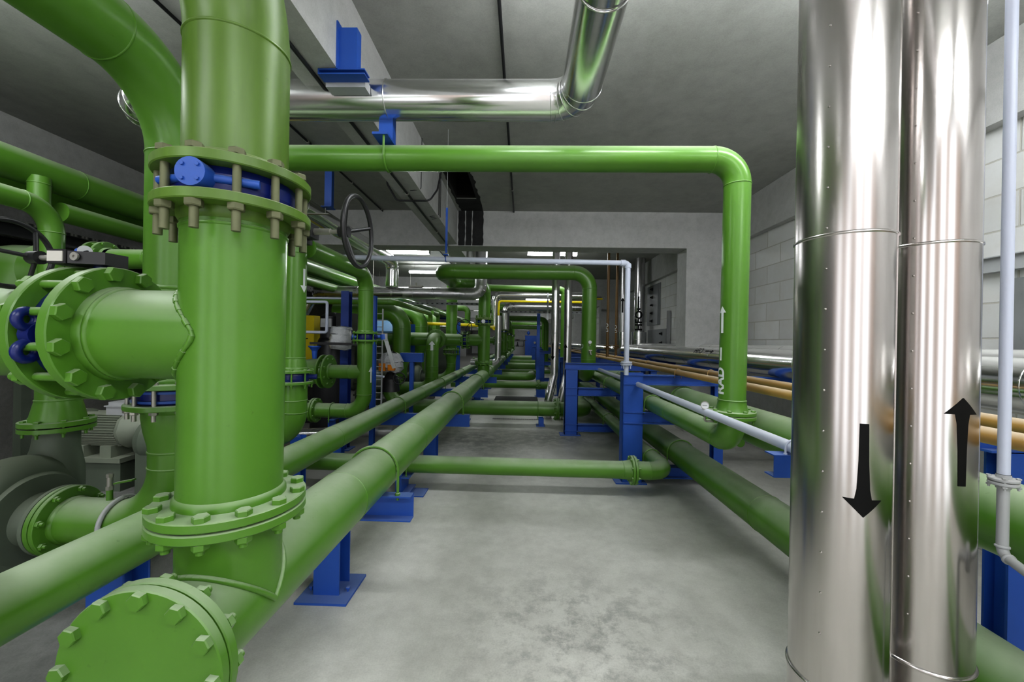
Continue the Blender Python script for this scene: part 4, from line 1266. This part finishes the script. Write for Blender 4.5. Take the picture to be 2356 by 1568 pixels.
# second drop pipe at +7.8
d2 = make_drop(True); d2.location = (XLp, 9.85, .5); d2['label'] = 'second tall green drop pipe, seen behind the horizontal silver duct'
for ch in list(d2.children):
    if ch.name.startswith('tube'): bpy.data.objects.remove(ch)
b = MB(); b.tube([(XLp, 9.85, 1.30), (XLp, 9.85, 3.15)], .1365, seg=32, seam=False); b.bead((XLp, 9.85, 2.49), UP, .1365); b.bead((XLp, 9.85, 1.78), UP, .1365); b.build('tube', GREEN, d2)
again(d2, (0, 9.3, 0), 'third tall green drop pipe far behind the second pump')
make_pump(-2.372, 9.85, 'pump at the foot of the second drop pipe, dark behind the headers', 'pumps on the plinths')
t = thing('discharge_pipe', 'green cross header between the second riser valve and the flanged elbow', 'pipe', (-1.9, 9.04, 1.55), 'pump discharge pipes')
b = MB(); b.tube([(-1.9, 9.04, 1.55), (-3.4, 9.04, 1.55)], .15, seg=36, seam=False); b.build('tube', GREEN, t)
# V: elbow with the arrow
t = thing('arrow_elbow_pipe', 'shiny green swan-neck pipe with a white arrow beside the aisle, left of the second riser', 'pipe', (-1.93, 8.45, .5))
b = MB(); b.tube([(-1.93, 8.85, 1.56), (-1.93, 8.45, 1.56), (-1.93, 8.45, .5), (-2.62, 8.45, .5)], .1365, R=.24, seg=44, n=12)
b.bead((-1.93, 8.45, .98), UP, .1365); b.bead((-1.93, 8.45, .86), UP, .1365); b.build('tube', GREEN, t)
flange(t, (-1.93, 8.83, 1.56), (0, -1, 0), .1365, .215, nb=12, gap=.005, merge=True)
flange(t, (-2.62, 8.45, .5), (-1, 0, 0), .1365, .20, nb=12, gap=.005, merge=True)
wrap_decal(arrow_poly(.20, .045, .11, .08), (-1.93, 8.45, 1.42), .15, centre=radians(-80), mat=WMARK, name='arrow_mark', parent=t, off=.03)
b = MB(); b.tube([(-2.64, 8.45, .5), (-3.2, 8.45, .5)], .13, seg=28); b.build('inlet_tube', GREEN, t)

t = thing('t_support', 'blue T-shaped steel support with a flat head standing left of the headers', 'pipe support', (-1.83, 6.6, 0))
b = MB(); b.box((-2.03, 6.55, 1.17), (-1.66, 6.65, 1.32)); b.build('head', BLUE, t)
b = MB(); b.box((-1.875, 6.57, 0), (-1.815, 6.63, 1.17)); b.build('post', BLUE, t)

# low elbow pipe R1 crossing the aisle
def crossing(y, z, r, xl, xr, label, bend=True, fl=None):
    t = thing('floor_cross_pipe', label, 'pipe', (0, y, z), 'green pipes crossing the aisle floor in the distance')
    pts = [(xl, y, z), (xr, y, z)]
    if bend: pts.append((xr, y + .9, z))
    b = MB(); b.tube(pts, r, R=r * 1.6, seg=36, n=10); b.build('tube', GREEN, t)
    if fl is not None: flange(t, (fl, y, z), (1, 0, 0), r, r * 1.5, nb=12, gap=.005, merge=True, bs=.018)
    return t
t = crossing(7.45, .29, .1365, -2.1, 1.19, 'thick green pipe crossing the floor in front of the dark mat, flange at right', fl=.66)
b = MB(); b.tube([(-2.0, 7.45, .29), (-2.25, 7.40, .30), (-2.52, 7.15, .58), (-2.50, 7.55, .70)], .115, R=.24, seg=36, n=12); b.build('left_elbow', GREEN, t)
flange(t, (-2.50, 7.57, .706), (.05, 1, .3), .115, .185, nb=8, gap=.005, merge=True)
crossing(11.2, .32, .10, -2.0, .9, 'slimmer green floor crossing behind the dark mat', False, fl=.46)
crossing(13.6, .34, .14, -1.5, .33, 'green floor crossing with a rounded elbow at its right end')
crossing(16.0, .33, .08, -1.5, 1.2, 'thin green floor crossing behind the rounded elbow', False)
crossing(19.5, .32, .16, -1.0, .9, 'thick green floor crossing in the middle distance', False)
crossing(23.5, .33, .12, -1.0, .9, 'green floor crossing beyond the middle distance', False)
crossing(27.5, .34, .17, -1.0, .9, 'farthest thick green floor crossing', False)
t = thing('low_support', 'small blue stand with a U-bolt under the thick green floor crossing', 'pipe support', (.36, 7.4, 0))
b = MB(); b.extrude(C_prof(.09, .17, .012), (.36, 7.33, .0), (.36, 7.33, .15), up=(0, 1, 0)); b.box((.27, 7.25, 0), (.43, 7.45, .012)); b.build('stand', BLUE, t)
ubolt(t, (.30, 7.45, .29), .1365, (1, 0, 0), .15, .007)
t = thing('low_support', 'small blue box stand under the slimmer green floor crossing', 'pipe support', (.5, 11.15, 0))
b = MB(); b.box((.40, 11.05, 0), (.64, 11.3, .21)); b.box((.36, 11.0, 0), (.68, 11.35, .012)); b.build('stand', BLUE, t)
b = MB(); b.box((-.72, 10.2, .0), (.42, 11.05, .012)); tag(b.build('floor_mat', flat('mat', (.05, .05, .05), .8), loc=(0, 9, 0)), 'dark rectangular mat on the floor behind the thick green crossing', 'mat')
b = MB()
for k in range(46): b.box((-.57 + k * .02, 7.84, .0), (-.557 + k * .02, 7.92, .006))
tag(b.build('drain_grating', flat('grating', (.06, .06, .06), .6), loc=(-.1, 7.88, 0)), 'narrow slotted drain strip in the floor beneath the thick green crossing', 'drain')

# ------------------------------------------------------------------ mid silver risers
def mid_riser(x, y, r, up, label):
    t = thing('silver_riser', label, 'pipe', (x, y, 0), 'twin silver risers in the middle of the hall')
    b = MB(); clad(b, [(x, y, ZC), (x, y, .88), (x - .12, y - .05, .35), (x - .12, y - .05, 0)], r, .03, rings=[((x, y, 1.85 if up else 1.72), UP), ((x, y, 2.6), UP)], n=1, seg=32); b.build('cladding', ALU_DARK, t)
    wrap_decal(arrow_poly(.34, .03, .09, .08, not up), (x, y, 1.34), r, centre=radians(235), mat=MARK, parent=t, off=.003)
    return t
mid_riser(.655, 8.15, .080, False, 'twin silver riser with a down arrow, left of the pair beside the second frame')
mid_riser(.905, 8.1, .078, True, 'twin silver riser with an up arrow, right of the pair beside the second frame')

# HFO risers
def hfo(x, y, r, box_r, up, txt, label):
    t = thing('silver_riser', label, 'pipe', (x, y, 1.5))
    b = MB(); b.tube([(x, y, ZC), (x, y, 1.85)], r, seg=32, seam=False); b.bead((x, y, 2.9), UP, r); b.bead((x, y, 2.2), UP, r); b.build('cladding', ALU_DARK, t)
    b = MB(); b.cyl((x, y, 1.85), (x, y, 1.40), box_r, 32); b.bead((x, y, 1.65), UP, box_r); b.build('sleeve', ALU, t)
    ca = atan2(-y, -x)
    wrap_decal(arrow_poly(.42, .04, .12, .10, not up), (x, y, 2.6), r, centre=ca - .1, mat=MARK, parent=t, off=.004)
    if txt: wrap_decal(text_polys(txt, .27, rot=pi / 2, bold=.03), (x, y, 2.15), r, centre=ca, mat=MARK, name='lettering', parent=t, off=.004)
hfo(3.17, 11.0, .135, .20, False, 'HFO', 'silver riser stencilled HFO with a down arrow, against the far part of the block wall')
hfo(2.80, 11.3, .085, .14, True, None, 'slim silver riser with an up arrow, beside the pale grey drop pipe')
for x, y, lab in ((1.72, 8.15, 'brown riser standing on the ochre pipe nearer the aisle'), (2.08, 8.95, 'brown riser standing on the ochre pipe nearer the wall')):
    t = thing('brown_riser', lab, 'pipe', (x, y, 1.26))
    b = MB(); b.tube([(x, y, ZC), (x, y, 1.25)], .028, seg=18, seam=False); b.build('tube', BROWN, t)
    flange(t, (x, y, 1.46), UP, .03, .072, th=.018, nb=4, gap=.02, bs=.01, merge=True, seg=24)
    for ch in t.children:
        if ch.name.startswith('flange'): ch.data.materials[0] = BROWN
    wrap_decal(text_polys('LFO', .10, rot=pi / 2, bold=.01), (x, y, 1.85), .028, centre=radians(215), mat=WMARK, name='lettering', parent=t)
# ------------------------------------------------------------------ silver header behind
t = thing('silver_duct_pipe', 'horizontal silver duct below the cross beam running left from a bright end elbow', 'pipe', (-2, 8.62, 2.57))
b = MB(); clad(b, [(-4.95, 8.5, 1.75), (-4.6, 8.62, 2.55), (-.93, 8.62, 2.55), (-.93, 8.62, ZC - .002)], .134, .18, rings=[((-3.6, 8.62, 2.55), (1, 0, 0)), ((-2.4, 8.62, 2.55), (1, 0, 0)), ((-1.25, 8.62, 2.55), (1, 0, 0))], seg=32)
b.build('cladding', ALU_DARK, t)
b = MB(); b.box((-2.5, 8.55, 2.68), (-2.2, 8.7, 2.71)); b.cyl((-2.35, 8.62, 2.68), (-2.35, 8.62, 2.78), .02, 8); b.build('inspection_fitting', STEEL, t)
t = thing('silver_riser', 'thin silver vertical pipe just right of the second green riser', 'pipe', (-.62, 9.5, 0))
b = MB(); clad(b, [(-1.25, 9.62, 1.02), (-.60, 9.62, 1.02), (-.60, 9.62, 2.15)], .075, .12, rings=[((-.60, 9.62, 1.5), UP)], seg=24); b.build('cladding', ALU_DARK, t)
t = thing('silver_duct_pipe', 'silver clad pipe arching across the aisle behind the green loop', 'pipe', (-.7, 11.5, 2.8))
b = MB(); clad(b, [(-.80, 11.2, 1.9), (-.80, 11.2, 2.84), (1.95, 11.2, 2.84), (1.95, 11.2, 1.6)], .10, .16, seg=28, n=3); b.build('cladding', ALU, t)
t = thing('silver_duct_pipe', 'second silver clad pipe arching behind the yellow gas pipe', 'pipe', (-.6, 12.6, 2.6))
b = MB(); clad(b, [(-.55, 12.4, 1.9), (-.55, 12.4, 2.62), (2.1, 12.4, 2.62), (2.1, 12.4, 1.5)], .12, .16, seg=28, n=3); b.build('cladding', ALU_DARK, t)
t = thing('yellow_gas_pipe', 'bright yellow gas pipe across the aisle with a drop at its left end', 'pipe', (-.65, 10.6, 2.6))
b = MB(); b.tube([(1.75, 10.6, 2.60), (-.66, 10.6, 2.60), (-.66, 10.6, 1.97), (-.74, 10.2, 1.86)], .032, R=.08, seg=18); b.build('tube', YELPIPE, t)
t = thing('yellow_gas_pipe', 'yellow gas pipe running low behind the black valve handwheels on the left', 'pipe', (-1.8, 10.9, 1.9))
b = MB(); b.tube([(-.74, 10.2, 1.86), (-.9, 10.9, 1.95), (-4.6, 10.9, 2.02)], .045, R=.1, seg=18); b.build('tube', YELPIPE, t)
b = MB(); b.tube([(-.75, 13.2, 2.98), (2.6, 13.2, 2.98)], .03, seg=12); tag(b.build('yellow_gas_pipe', YELPIPE, loc=(1, 13.2, 2.98)), 'shaded yellow pipe high up under the second silver arch', 'pipe')
t = thing('overhead_pipe', 'light green overhead pipe across the aisle right behind the nearest loop', 'pipe', (.3, 9.9, 2.85))
b = MB(); b.tube([(-1.2, 9.95, 2.87), (1.02, 9.95, 2.84), (1.02, 9.95, .5)], .085, R=.14, seg=28); b.build('tube', GREEN, t)
t = thing('green_riser', 'thin bright green vertical pipe beside the wall side of the loop leg', 'pipe', (1.35, 11.0, 1.3))
b = MB(); b.tube([(1.62, 10.1, 2.65), (1.62, 10.1, 1.33)], .028, seg=14); b.build('tube', GREEN, t)
t = thing('overhead_pipe', 'green overhead pipe in the third bay turning down beside the blue post', 'pipe', (.3, 18, 2.5))
b = MB(); b.tube([(-.7, 18.2, 2.58), (1.05, 18.2, 2.58), (1.05, 18.2, .4)], .12, R=.3, seg=28); b.build('tube', GREEN, t)
t = thing('overhead_pipe', 'far green overhead pipe seen as a pale line under the third loop', 'pipe', (.3, 26, 2.5))
b = MB(); b.tube([(-.8, 26, 2.45), (1.5, 26, 2.45), (1.5, 26, .4)], .14, R=.3, seg=28); b.build('tube', GREEN, t)

def rail(y, x0, x1, z, lab):
    t = thing('cable_rail', lab, 'cable rail', (x0, y, z))
    b = MB(); b.extrude(C_prof(.04, .06, .004), (x0, y, z), (x1, y, z)); b.build('rail', GREY, t)
    b = MB()
    for k in range(int((x1 - x0) / .12)): b.box((x0 + .05 + k * .12, y - .022, z - .01), (x0 + .10 + k * .12, y - .0195, z + .01))
    b.build('slots', BLACK, t)
    return t
rail(10.3, -.62, 1.9, 2.30, 'perforated grey cable rail across the aisle behind the yellow gas pipe')
t = rail(9.6, -3.6, -1.0, 2.42, 'perforated grey cable rail left of the second green riser')
b = MB(); b.extrude(C_prof(.04, .04, .004), (.62, 10.2, 2.1), (.62, 10.2, 2.8), up=(0, 1, 0))
tag(b.build('rail_hanger', GREY, loc=(.62, 10.2, 2.5)), 'short grey hanger holding the perforated cable rail', 'hanger')

t = thing('tall_post', 'tall blue post beside the far frames, reaching up towards the yellow gas pipe', 'post', (.47, 12.6, 0))
b = MB(); b.extrude(I_prof(.10, .12, .01), (.485, 12.6, 0), (.485, 12.6, 2.56), up=(0, 1, 0)); b.build('post', BLUE, t)
b = MB(); b.torus((.56, 12.55, 2.5), (0, 1, 0), .08, .012, 20, 6, 0, pi * 1.3); b.build('hook', BLACK, t)

# far end: blue tank, pipework
t = thing('blue_cabinet', 'blue steel cabinet with a round fitting at the far end of the aisle', 'cabinet', (.9, 44, 0))
b = MB(); b.box((.25, 43.5, 0), (1.7, 44.6, 2.1)); b.box((.22, 43.48, 2.1), (1.73, 44.62, 2.16)); b.box((.97, 43.48, .1), (.99, 43.5, 2.0)); b.build('body', BLUE, t)
b = MB(); b.cyl((1.3, 43.5, 1.4), (1.3, 43.35, 1.4), .12, 20); b.build('round_fitting', STEEL, t)
b = MB(); b.tube([(-.6, 43.6, 2.75), (.55, 43.6, 2.75), (.55, 43.6, 2.16)], .05, R=.1, seg=12); b.build('pipe', GREY, t)
b = MB(); b.lathe((.6, 43.6, 2.2), UP, [(0, .05), (.2, .18), (.3, .18), (.45, .06)], 16); b.build('valve_bonnet', BLUE, t)
t = thing('gate_valve', 'small black valve with a handwheel in front of the far end wall', 'valve', (-.7, 42, 1.2))
b = MB(); b.lathe((-.55, 42, .95), UP, [(0, .0), (0, .16), (.1, .12), (.3, .05), (.5, .04), (.5, 0)], 16); b.tube([(-.9, 42, 1.0), (.1, 42, 1.0), (.1, 42, 1.6), (.4, 42, 1.6)], .03, R=.05, seg=8); b.build('body', BLACK, t)
spokes_wheel(t, (-.55, 42, 1.65), (0, .3, 1), .2, (-.55, 42, 1.6), 3, .02)

# ------------------------------------------------------------------ big pipes high on the left (M, M2, N, S)
def left_pipe(x, z, r, y0, y1, lab, mat=None):
    t = thing('overhead_pipe', lab, 'pipe', (x, y0, z))
    b = MB(); b.tube([(x, y0, z), (x, y1, z)], r, seg=44, seam=False)
    y = y0 + 3.1
    while y < y1: b.bead((x, y, z), (0, 1, 0), r, .005, .003); y += 3.3
    b.build('tube', mat or GREEN, t)
    return t
m = left_pipe(-4.2, 2.93, .1365, .5, 33, 'thick green overhead pipe high on the left, nearest to the aisle')
b = MB(); b.tube([(-4.1, 3.25, 2.86), (-4.1, 3.25, 2.62)], .07, seg=32, seam=False); b.bead((-4.1, 3.25, 2.80), UP, .07); b.build('branch_stub', GREEN, m)
left_pipe(-4.62, 2.88, .1365, .5, 33, 'thick dark green overhead pipe on the far left above the mesh walkway')
left_pipe(-4.12, 2.62, .085, 3.42, 14, 'medium green overhead pipe just under the thick one on the left')
t = thing('green_elbow_pipe', 'green pipe at the left edge that bends down beside the black handwheel', 'pipe', (-3.8, 3.1, 2))
b = MB(); b.tube([(-3.8, 1.2, 2.55), (-3.8, 3.1, 2.55), (-3.8, 3.1, 1.75)], .075, R=.20, seg=40, n=12); b.build('tube', GREEN, t)
t = thing('green_vessel', 'large pale green vertical vessel at the left edge behind the handwheel', 'vessel', (-4.55, 3.3, 0))
b = MB()
b.lathe((-4.62, 3.6, 1.45), UP, [(0, .01), (.03, .16), (.12, .29), (.22, .34), (.68, .34), (.83, .27), (.89, .12), (.91, .01)], 48, smooth=True)
b.lathe((-4.35, 3.55, 2.1), (1, -.05, 0), [(0, .26), (.15, .18), (.38, .1), (.45, .095)], 40, smooth=True)
b.build('shell', GREEN, t)
for k in range(3):
    a = 2 * pi * k / 3 + .5
    b = MB(); b.box((-4.62 + .28 * cos(a) - .04, 3.6 + .28 * sin(a) - .04, .18), (-4.62 + .28 * cos(a) + .04, 3.6 + .28 * sin(a) + .04, 1.72)); b.build('leg', GREYGREEN, t)
t = thing('cross_header_pipe', 'short green horizontal pipe at the left, ending at a bolted valve', 'pipe', (-3.7, 3.42, 2.2))
b = MB(); b.tube([(-3.62, 3.42, 2.21), (-2.0, 3.42, 2.21)], .086, seg=40, seam=False); b.bead((-3.30, 3.42, 2.21), (1, 0, 0), .086, .006, .005); b.build('tube', GREEN, t)
flange(t, (-3.73, 3.42, 2.21), (-1, 0, 0), .09, .148, th=.024, nb=8, gap=.07, bs=.016, stud=.01)
v = butterfly((-3.73, 3.42, 2.21), (1, 0, 0), .09, .068, (.0, -1, 0), 'blue valve with a black lever between the two green flanges at the upper left', cap=False)
b = MB(); b.cyl((-3.70, 3.25, 2.21), (-3.63, 3.15, 2.215), .03, 14); b.build('neck', BLUE, v)
b = MB(); b.cyl((-3.60, 3.17, 2.22), (-3.58, 3.15, 2.22), .045, 20); b.build('dial_plate', GREY, v)
b = MB(); b.extrude([(-.016, -.006), (.016, -.006), (.016, .006), (-.016, .006)], (-3.56, 3.14, 2.22), (-3.53, 3.14, 2.03), up=(0, 1, 0)); b.build('lever', BLACK, v)

# pipe supports under the left overhead pipes
for k, (y, w_) in enumerate(((6.4, 'nearest'), (10.2, 'second'), (13.6, 'third'), (17.5, 'fourth'), (22, 'fifth'))):
    t = thing('hanging_beam', '%s dark blue cross beam carrying the thick overhead pipes on the left' % w_, 'beam', (-4.3, y, 2.7), 'blue beams under the left overhead pipes')
    b = MB(); b.extrude(C_prof(.06, .10, .008), (-5.0, y, 2.735), (-3.85, y, 2.735)); b.build('beam', BLUE, t)
    for x in (-4.98, -3.9):
        b = MB(); b.cyl((x, y, 2.74), (x, y, ZC), .008, 8); b.build('rod', STEEL, t)

# X: small green pipes with elbows
t = thing('thin_green_pipe', 'thin green pipe running back and elbowing down left of the swan-neck pipe', 'pipe', (-2.6, 8, 2.2))
b = MB(); b.tube([(-5.2, 8.0, 2.29), (-2.6, 8.0, 2.29), (-2.6, 11.1, 2.27), (-2.6, 11.1, 1.7)], .062, R=.14, seg=24); b.build('tube', GREEN, t)
t = thing('thin_green_pipe', 'second thin green elbow just behind the first, left of the drop pipe', 'pipe', (-2.6, 11.9, 2.2))
b = MB(); b.tube([(-2.6, 11.3, 2.32), (-2.6, 12.1, 2.32), (-2.6, 12.1, 1.7)], .055, R=.12, seg=20); b.build('tube', GREEN, t)
# thick left elbows
def thick_drop(x, y, r, ztop, lab, xl=-4.15, zflange=None):
    t = thing('thick_green_elbow', lab, 'pipe', (x, y, .8), 'thick green elbows dropping to the far pumps')
    b = MB(); b.tube([(xl, y, ztop), (x, y, ztop), (x, y, 1.62 if zflange else 1.2)], r, R=r * 1.9, seg=36, n=12)
    if not zflange:
        b.lathe((x, y, 1.2), (0, 0, -1), [(0, r), (.25, r * .75), (.3, r * .68), (.5, r * .68)], 32, smooth=True)
    b.build('tube', GREEN, t)
    if zflange:
        flange(t, (x, y, 1.56), (0, 0, -1), r, r * 1.35, nb=16, gap=.10, merge=True, bs=.02)
        b = MB(); b.lathe((x, y, 1.48), (0, 0, -1), [(0, r * .98), (.12, r * .95), (.35, r * .7), (.4, r * .66), (.9, r * .66)], 32, smooth=True); b.build('reducer', GREEN, t)
        butterfly((x, y, 1.56), UP, r, .098, (1, 0, 0), 'blue ribbed valve in the %s' % ('second thick elbow' if zflange == 1 else 'third thick elbow'), 'valves in the far risers', cap=False)
    return t
thick_drop(-2.67, 8.7, .195, 2.15, 'nearest thick dark green elbow dropping behind the blue T-support')
thick_drop(-2.75, 10.6, .195, 2.25, 'second thick elbow, paler green, with a ribbed valve below it', zflange=1)
thick_drop(-2.85, 12.8, .17, 2.25, 'third thick elbow, partly hidden by the drop pipe', zflange=2)
b = MB(); b.tube([(-2.1, 12.5, 2.55), (-1.75, 12.5, 2.55), (-1.75, 12.5, 1.9)], .09, R=.15, seg=20); tag(b.build('green_elbow_pipe', GREEN, loc=(-1.75, 12.5, 1.9)), 'green elbow just right of the second drop pipe', 'pipe')
b = MB(); b.tube([(-5.0, 13.4, 2.0), (-1.2, 13.4, 1.98)], .10, seg=20, seam=False); tag(b.build('silver_clad_pipe', ALU, loc=(-3, 12.9, 2)), 'silver clad pipe seen behind the yellow gas pipe on the left', 'pipe')


# ------------------------------------------------------------------ blue posts and clutter on the left
def post(x, y, w_, z1, lab):
    t = thing('steel_post', lab, 'post', (x, y, 0))
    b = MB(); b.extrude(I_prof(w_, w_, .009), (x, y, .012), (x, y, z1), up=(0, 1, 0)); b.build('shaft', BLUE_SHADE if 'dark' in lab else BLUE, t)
    b = MB(); b.box((x - w_, y - w_, 0), (x + w_, y + w_, .012)); b.build('base_plate', BLUE, t)
    return t
post(-2.47, 5.5, .11, 2.2, 'dark blue steel post left of the green pipe with the up arrow')
post(-1.93, 5.1, .06, 2.1, 'slim blue post directly behind the green pipe with the up arrow')
post(-2.62, 9.4, .09, 1.9, 'blue post standing among the far pumps on the left')
post(-1.66, 10.2, .09, 2.0, 'light blue post between the second riser and the drop pipe')
post(-2.1, 3.7, .10, .62, 'short blue stub post below the riser elbow behind the front riser')

def cpipe(pts, r, lab, name='pale_grey_pipe', mat=None, R=.03):
    b = MB(); b.tube(pts, r, R=R, seg=14, n=4, seam=False)
    return tag(b.build(name, mat or LILAC, loc=pts[0]), lab, 'pipe')
cpipe([(-3.4, 5.3, 2.03), (-2.645, 5.3, 2.03), (-2.645, 5.3, 1.62), (-3.4, 5.3, 1.62)], .020, 'pale grey square pipe loop in front of the yellow tank')
cpipe([(-3.4, 5.8, 2.13), (-2.18, 5.8, 2.13), (-2.18, 5.8, 1.0), (-2.0, 5.7, 1.0)], .016, 'thin pale grey pipe dropping behind the green pipe with the up arrow')
t = thing('cable_ladder', 'vertical grey cable ladder behind the lever valve', 'cable ladder', (-2.1, 6.0, 0))
b = MB()
for x in (-2.24, -2.14): b.box((x, 5.98, .4), (x + .012, 6.02, 2.0))
for k in range(16): b.box((-2.24, 5.99, .42 + k * .1), (-2.13, 6.01, .432 + k * .1))
b.build('rails', GREY, t)

t = thing('yellow_tank', 'bright yellow machine housing in the dark area on the left', 'machine', (-4.6, 7.6, 0))
b = MB(); b.box((-5.3, 7.2, .85), (-3.83, 8.3, 1.95)); b.lathe((-4.1, 7.3, .98), (0, -1, 0), [(0, 0), (0, .16), (.12, .16), (.16, .1), (.16, 0)], 20); b.build('housing', YELLOW, t)
b = MB(); b.box((-5.3, 7.1, 0), (-3.7, 8.4, .5)); b.build('base', BLACK, t)
b = MB()
for k in range(5): b.torus((-4.05 + k * .05, 7.1, .95), (1, .2, 0), .10, .02, 20, 8)
b.build('yellow_hose', YELLOW, t)
t = thing('black_motor_pump', 'tall black vertical motor standing in front of the yellow housing', 'motor', (-3.15, 6.6, 0))
b = MB(); b.lathe((-3.22, 6.6, 0), UP, [(0, 0), (0, .30), (.9, .30), (.95, .34), (1.05, .34), (1.1, .26), (1.5, .2), (1.55, .17), (1.9, .17), (1.97, .08), (1.97, 0)], 32); b.build('body', BLACK, t)
b = MB(); b.box((-3.30, 6.40, 1.72), (-3.12, 6.44, 1.86)); b.build('name_plate', GREY, t)
b = MB(); b.box((-3.02, 6.35, 1.4), (-2.75, 6.7, 1.95)); b.build('side_box', BLACK, t)
t = thing('gate_valve', 'black rising-stem gate valve beside the tall black motor', 'valve', (-3.6, 6.3, .9))
b = MB(); b.lathe((-3.47, 6.1, 1.05), UP, [(0, .1), (.1, .07), (.3, .035), (.46, .05), (.46, 0)], 16); b.cyl((-3.47, 6.1, 1.5), (-3.47, 6.1, 1.75), .008, 8); b.build('body', BLACK, t)
spokes_wheel(t, (-3.47, 6.1, 1.53), UP, .11, (-3.47, 6.1, 1.53), 3, .008)
t = thing('blue_jack', 'blue flanged stand supporting a dark beam above the bolted reducer', 'stand', (-2.6, 5.0, 1.3))
b = MB(); b.lathe((-2.62, 4.95, 1.28), UP, [(0, .025), (.10, .035), (.13, .055), (.15, .075), (.165, .075), (.165, 0)], 16); b.build('stand', BLUE, t)
b = MB(); b.box((-2.66, 4.9, 1.46), (-2.05, 5.0, 1.49)); b.build('dark_beam', BLACK, t)
b = MB(); q = []
random.seed(11)
b.lathe((-2.42, 5.2, 1.40), (.05, 0, 1), [(0, .02), (.0, .13), (.06, .15), (.12, .145), (.20, .14), (.27, .14), (.29, .13), (.30, .0)], 5)
for i, v_ in enumerate(b.v): b.v[i] = v_ + V((random.uniform(-.012, .012), random.uniform(-.012, .012), random.uniform(-.012, .012)))
tag(b.build('wrapped_instrument', FILM, loc=(-2.42, 5.2, 1.4)), 'instrument box wrapped in grey plastic sheet on the shaded blue post', 'instrument')
t = thing('wrapped_actuator', 'orange valve actuator wrapped in crumpled clear film, left of the T-support', 'actuator', (-2.2, 6.4, 1.1))
b = MB(); b.lathe((-2.13, 6.4, 1.02), UP, [(0, .0), (0, .16), (.06, .2), (.16, .2), (.28, .14), (.32, .0)], 14)
for i, v_ in enumerate(b.v): b.v[i] = v_ + V((random.uniform(-.02, .02), random.uniform(-.02, .02), random.uniform(-.02, .02)))
b.build('film', FILM, t)
b = MB(); b.box((-2.25, 6.18, 1.04), (-2.15, 6.26, 1.16)); b.box((-2.11, 6.18, 1.05), (-2.01, 6.26, 1.14)); b.build('actuator_body', ORANGE, t)
b = MB(); b.lathe((-2.13, 6.4, .70), UP, [(0, 0), (0, .15), (.2, .12), (.32, .05), (.32, 0)], 16); b.build('valve_body', BLACK, t)
spokes_wheel(t, (-1.93, 6.2, .93), (.4, -1, 0), .09, (-1.93, 6.25, .93), 3, .009)
t = thing('fire_extinguisher', 'red fire extinguisher in the shade behind the shaded blue post', 'extinguisher', (-2.5, 6.6, .8))
b = MB(); b.lathe((-2.66, 6.7, .75), UP, [(0, 0), (0, .07), (.4, .07), (.46, .03), (.46, 0)], 16); b.build('cylinder', RED, t)
b = MB(); b.tube([(-2.66, 6.7, 1.2), (-2.5, 6.68, 1.2), (-2.5, 6.68, .8)], .012, R=.1, seg=8, seam=False); b.build('hose', BLACK, t)
# motors for the second bay
make_motor(-3.1, 8.0, .66, 'dusty motor behind the low flanged elbow in the dark left area', 'pump motors')
make_motor(-3.55, 9.9, .7, 'motor behind the second drop pipe', 'pump motors')
b = MB(); b.box((-3.65, 7.6, 0), (-2.3, 10.5, .18)); tag(b.build('pump_plinth', PLINTHM, loc=(-3.5, 9, 0)), 'concrete plinth under the machines of the second bay', 'plinth')
# dark cabinets along the left
for k, (y, w_, h_, lab) in enumerate(((11.5, 1.2, 2.2, 'tall dark cabinet in the shadow behind the far pumps'), (14.5, 1.6, 2.0, 'dark machine cabinet further back on the left'), (18, 1.8, 2.2, 'farthest dark cabinet on the left'))):
    t = thing('dark_cabinet', lab, 'cabinet', (-4.2, y, 0))
    b = MB(); b.box((-4.9, y, 0), (-4.9 + w_, y + .6, h_)); b.build('body', GREYGREEN, t)
    for j in range(2):
        b = MB(); b.box((-4.88 + j * w_ / 2, y - .015, .08), (-4.9 + (j + 1) * w_ / 2 - .02, y, h_ - .05)); d = b.build('door', GREYGREEN, t)
        b = MB(); b.box((-4.9 + w_ / 2 + (-.08 if j == 0 else .05), y - .04, 1.0), (-4.9 + w_ / 2 + (-.05 if j == 0 else .08), y - .015, 1.2)); b.build('handle', STEEL, d)
t = thing('blue_roof_panel', 'light blue sheet canopy above the dark machines behind the blue post', 'canopy', (-3.4, 9.5, 1.9))
b = MB(); b.box((-4.0, 9.2, 1.88), (-2.9, 9.9, 1.93)); b.extrude([(0, 0), (.35, -.25), (.35, -.21), (0, .04)], (-4.0, 9.2, 1.93), (-2.9, 9.2, 1.93)); b.build('sheet', flat('light_blue', (.15, .32, .55), .5), t)
b = MB(); b.tube([(-3.4, 4.95, .30), (-1.75, 5.35, .30)], .07, seg=20); tag(b.build('silver_clad_pipe', ALU_DARK, loc=(-2.6, 5.1, .3)), 'dull silver pipe lying low behind the bolted elbow flange', 'pipe')
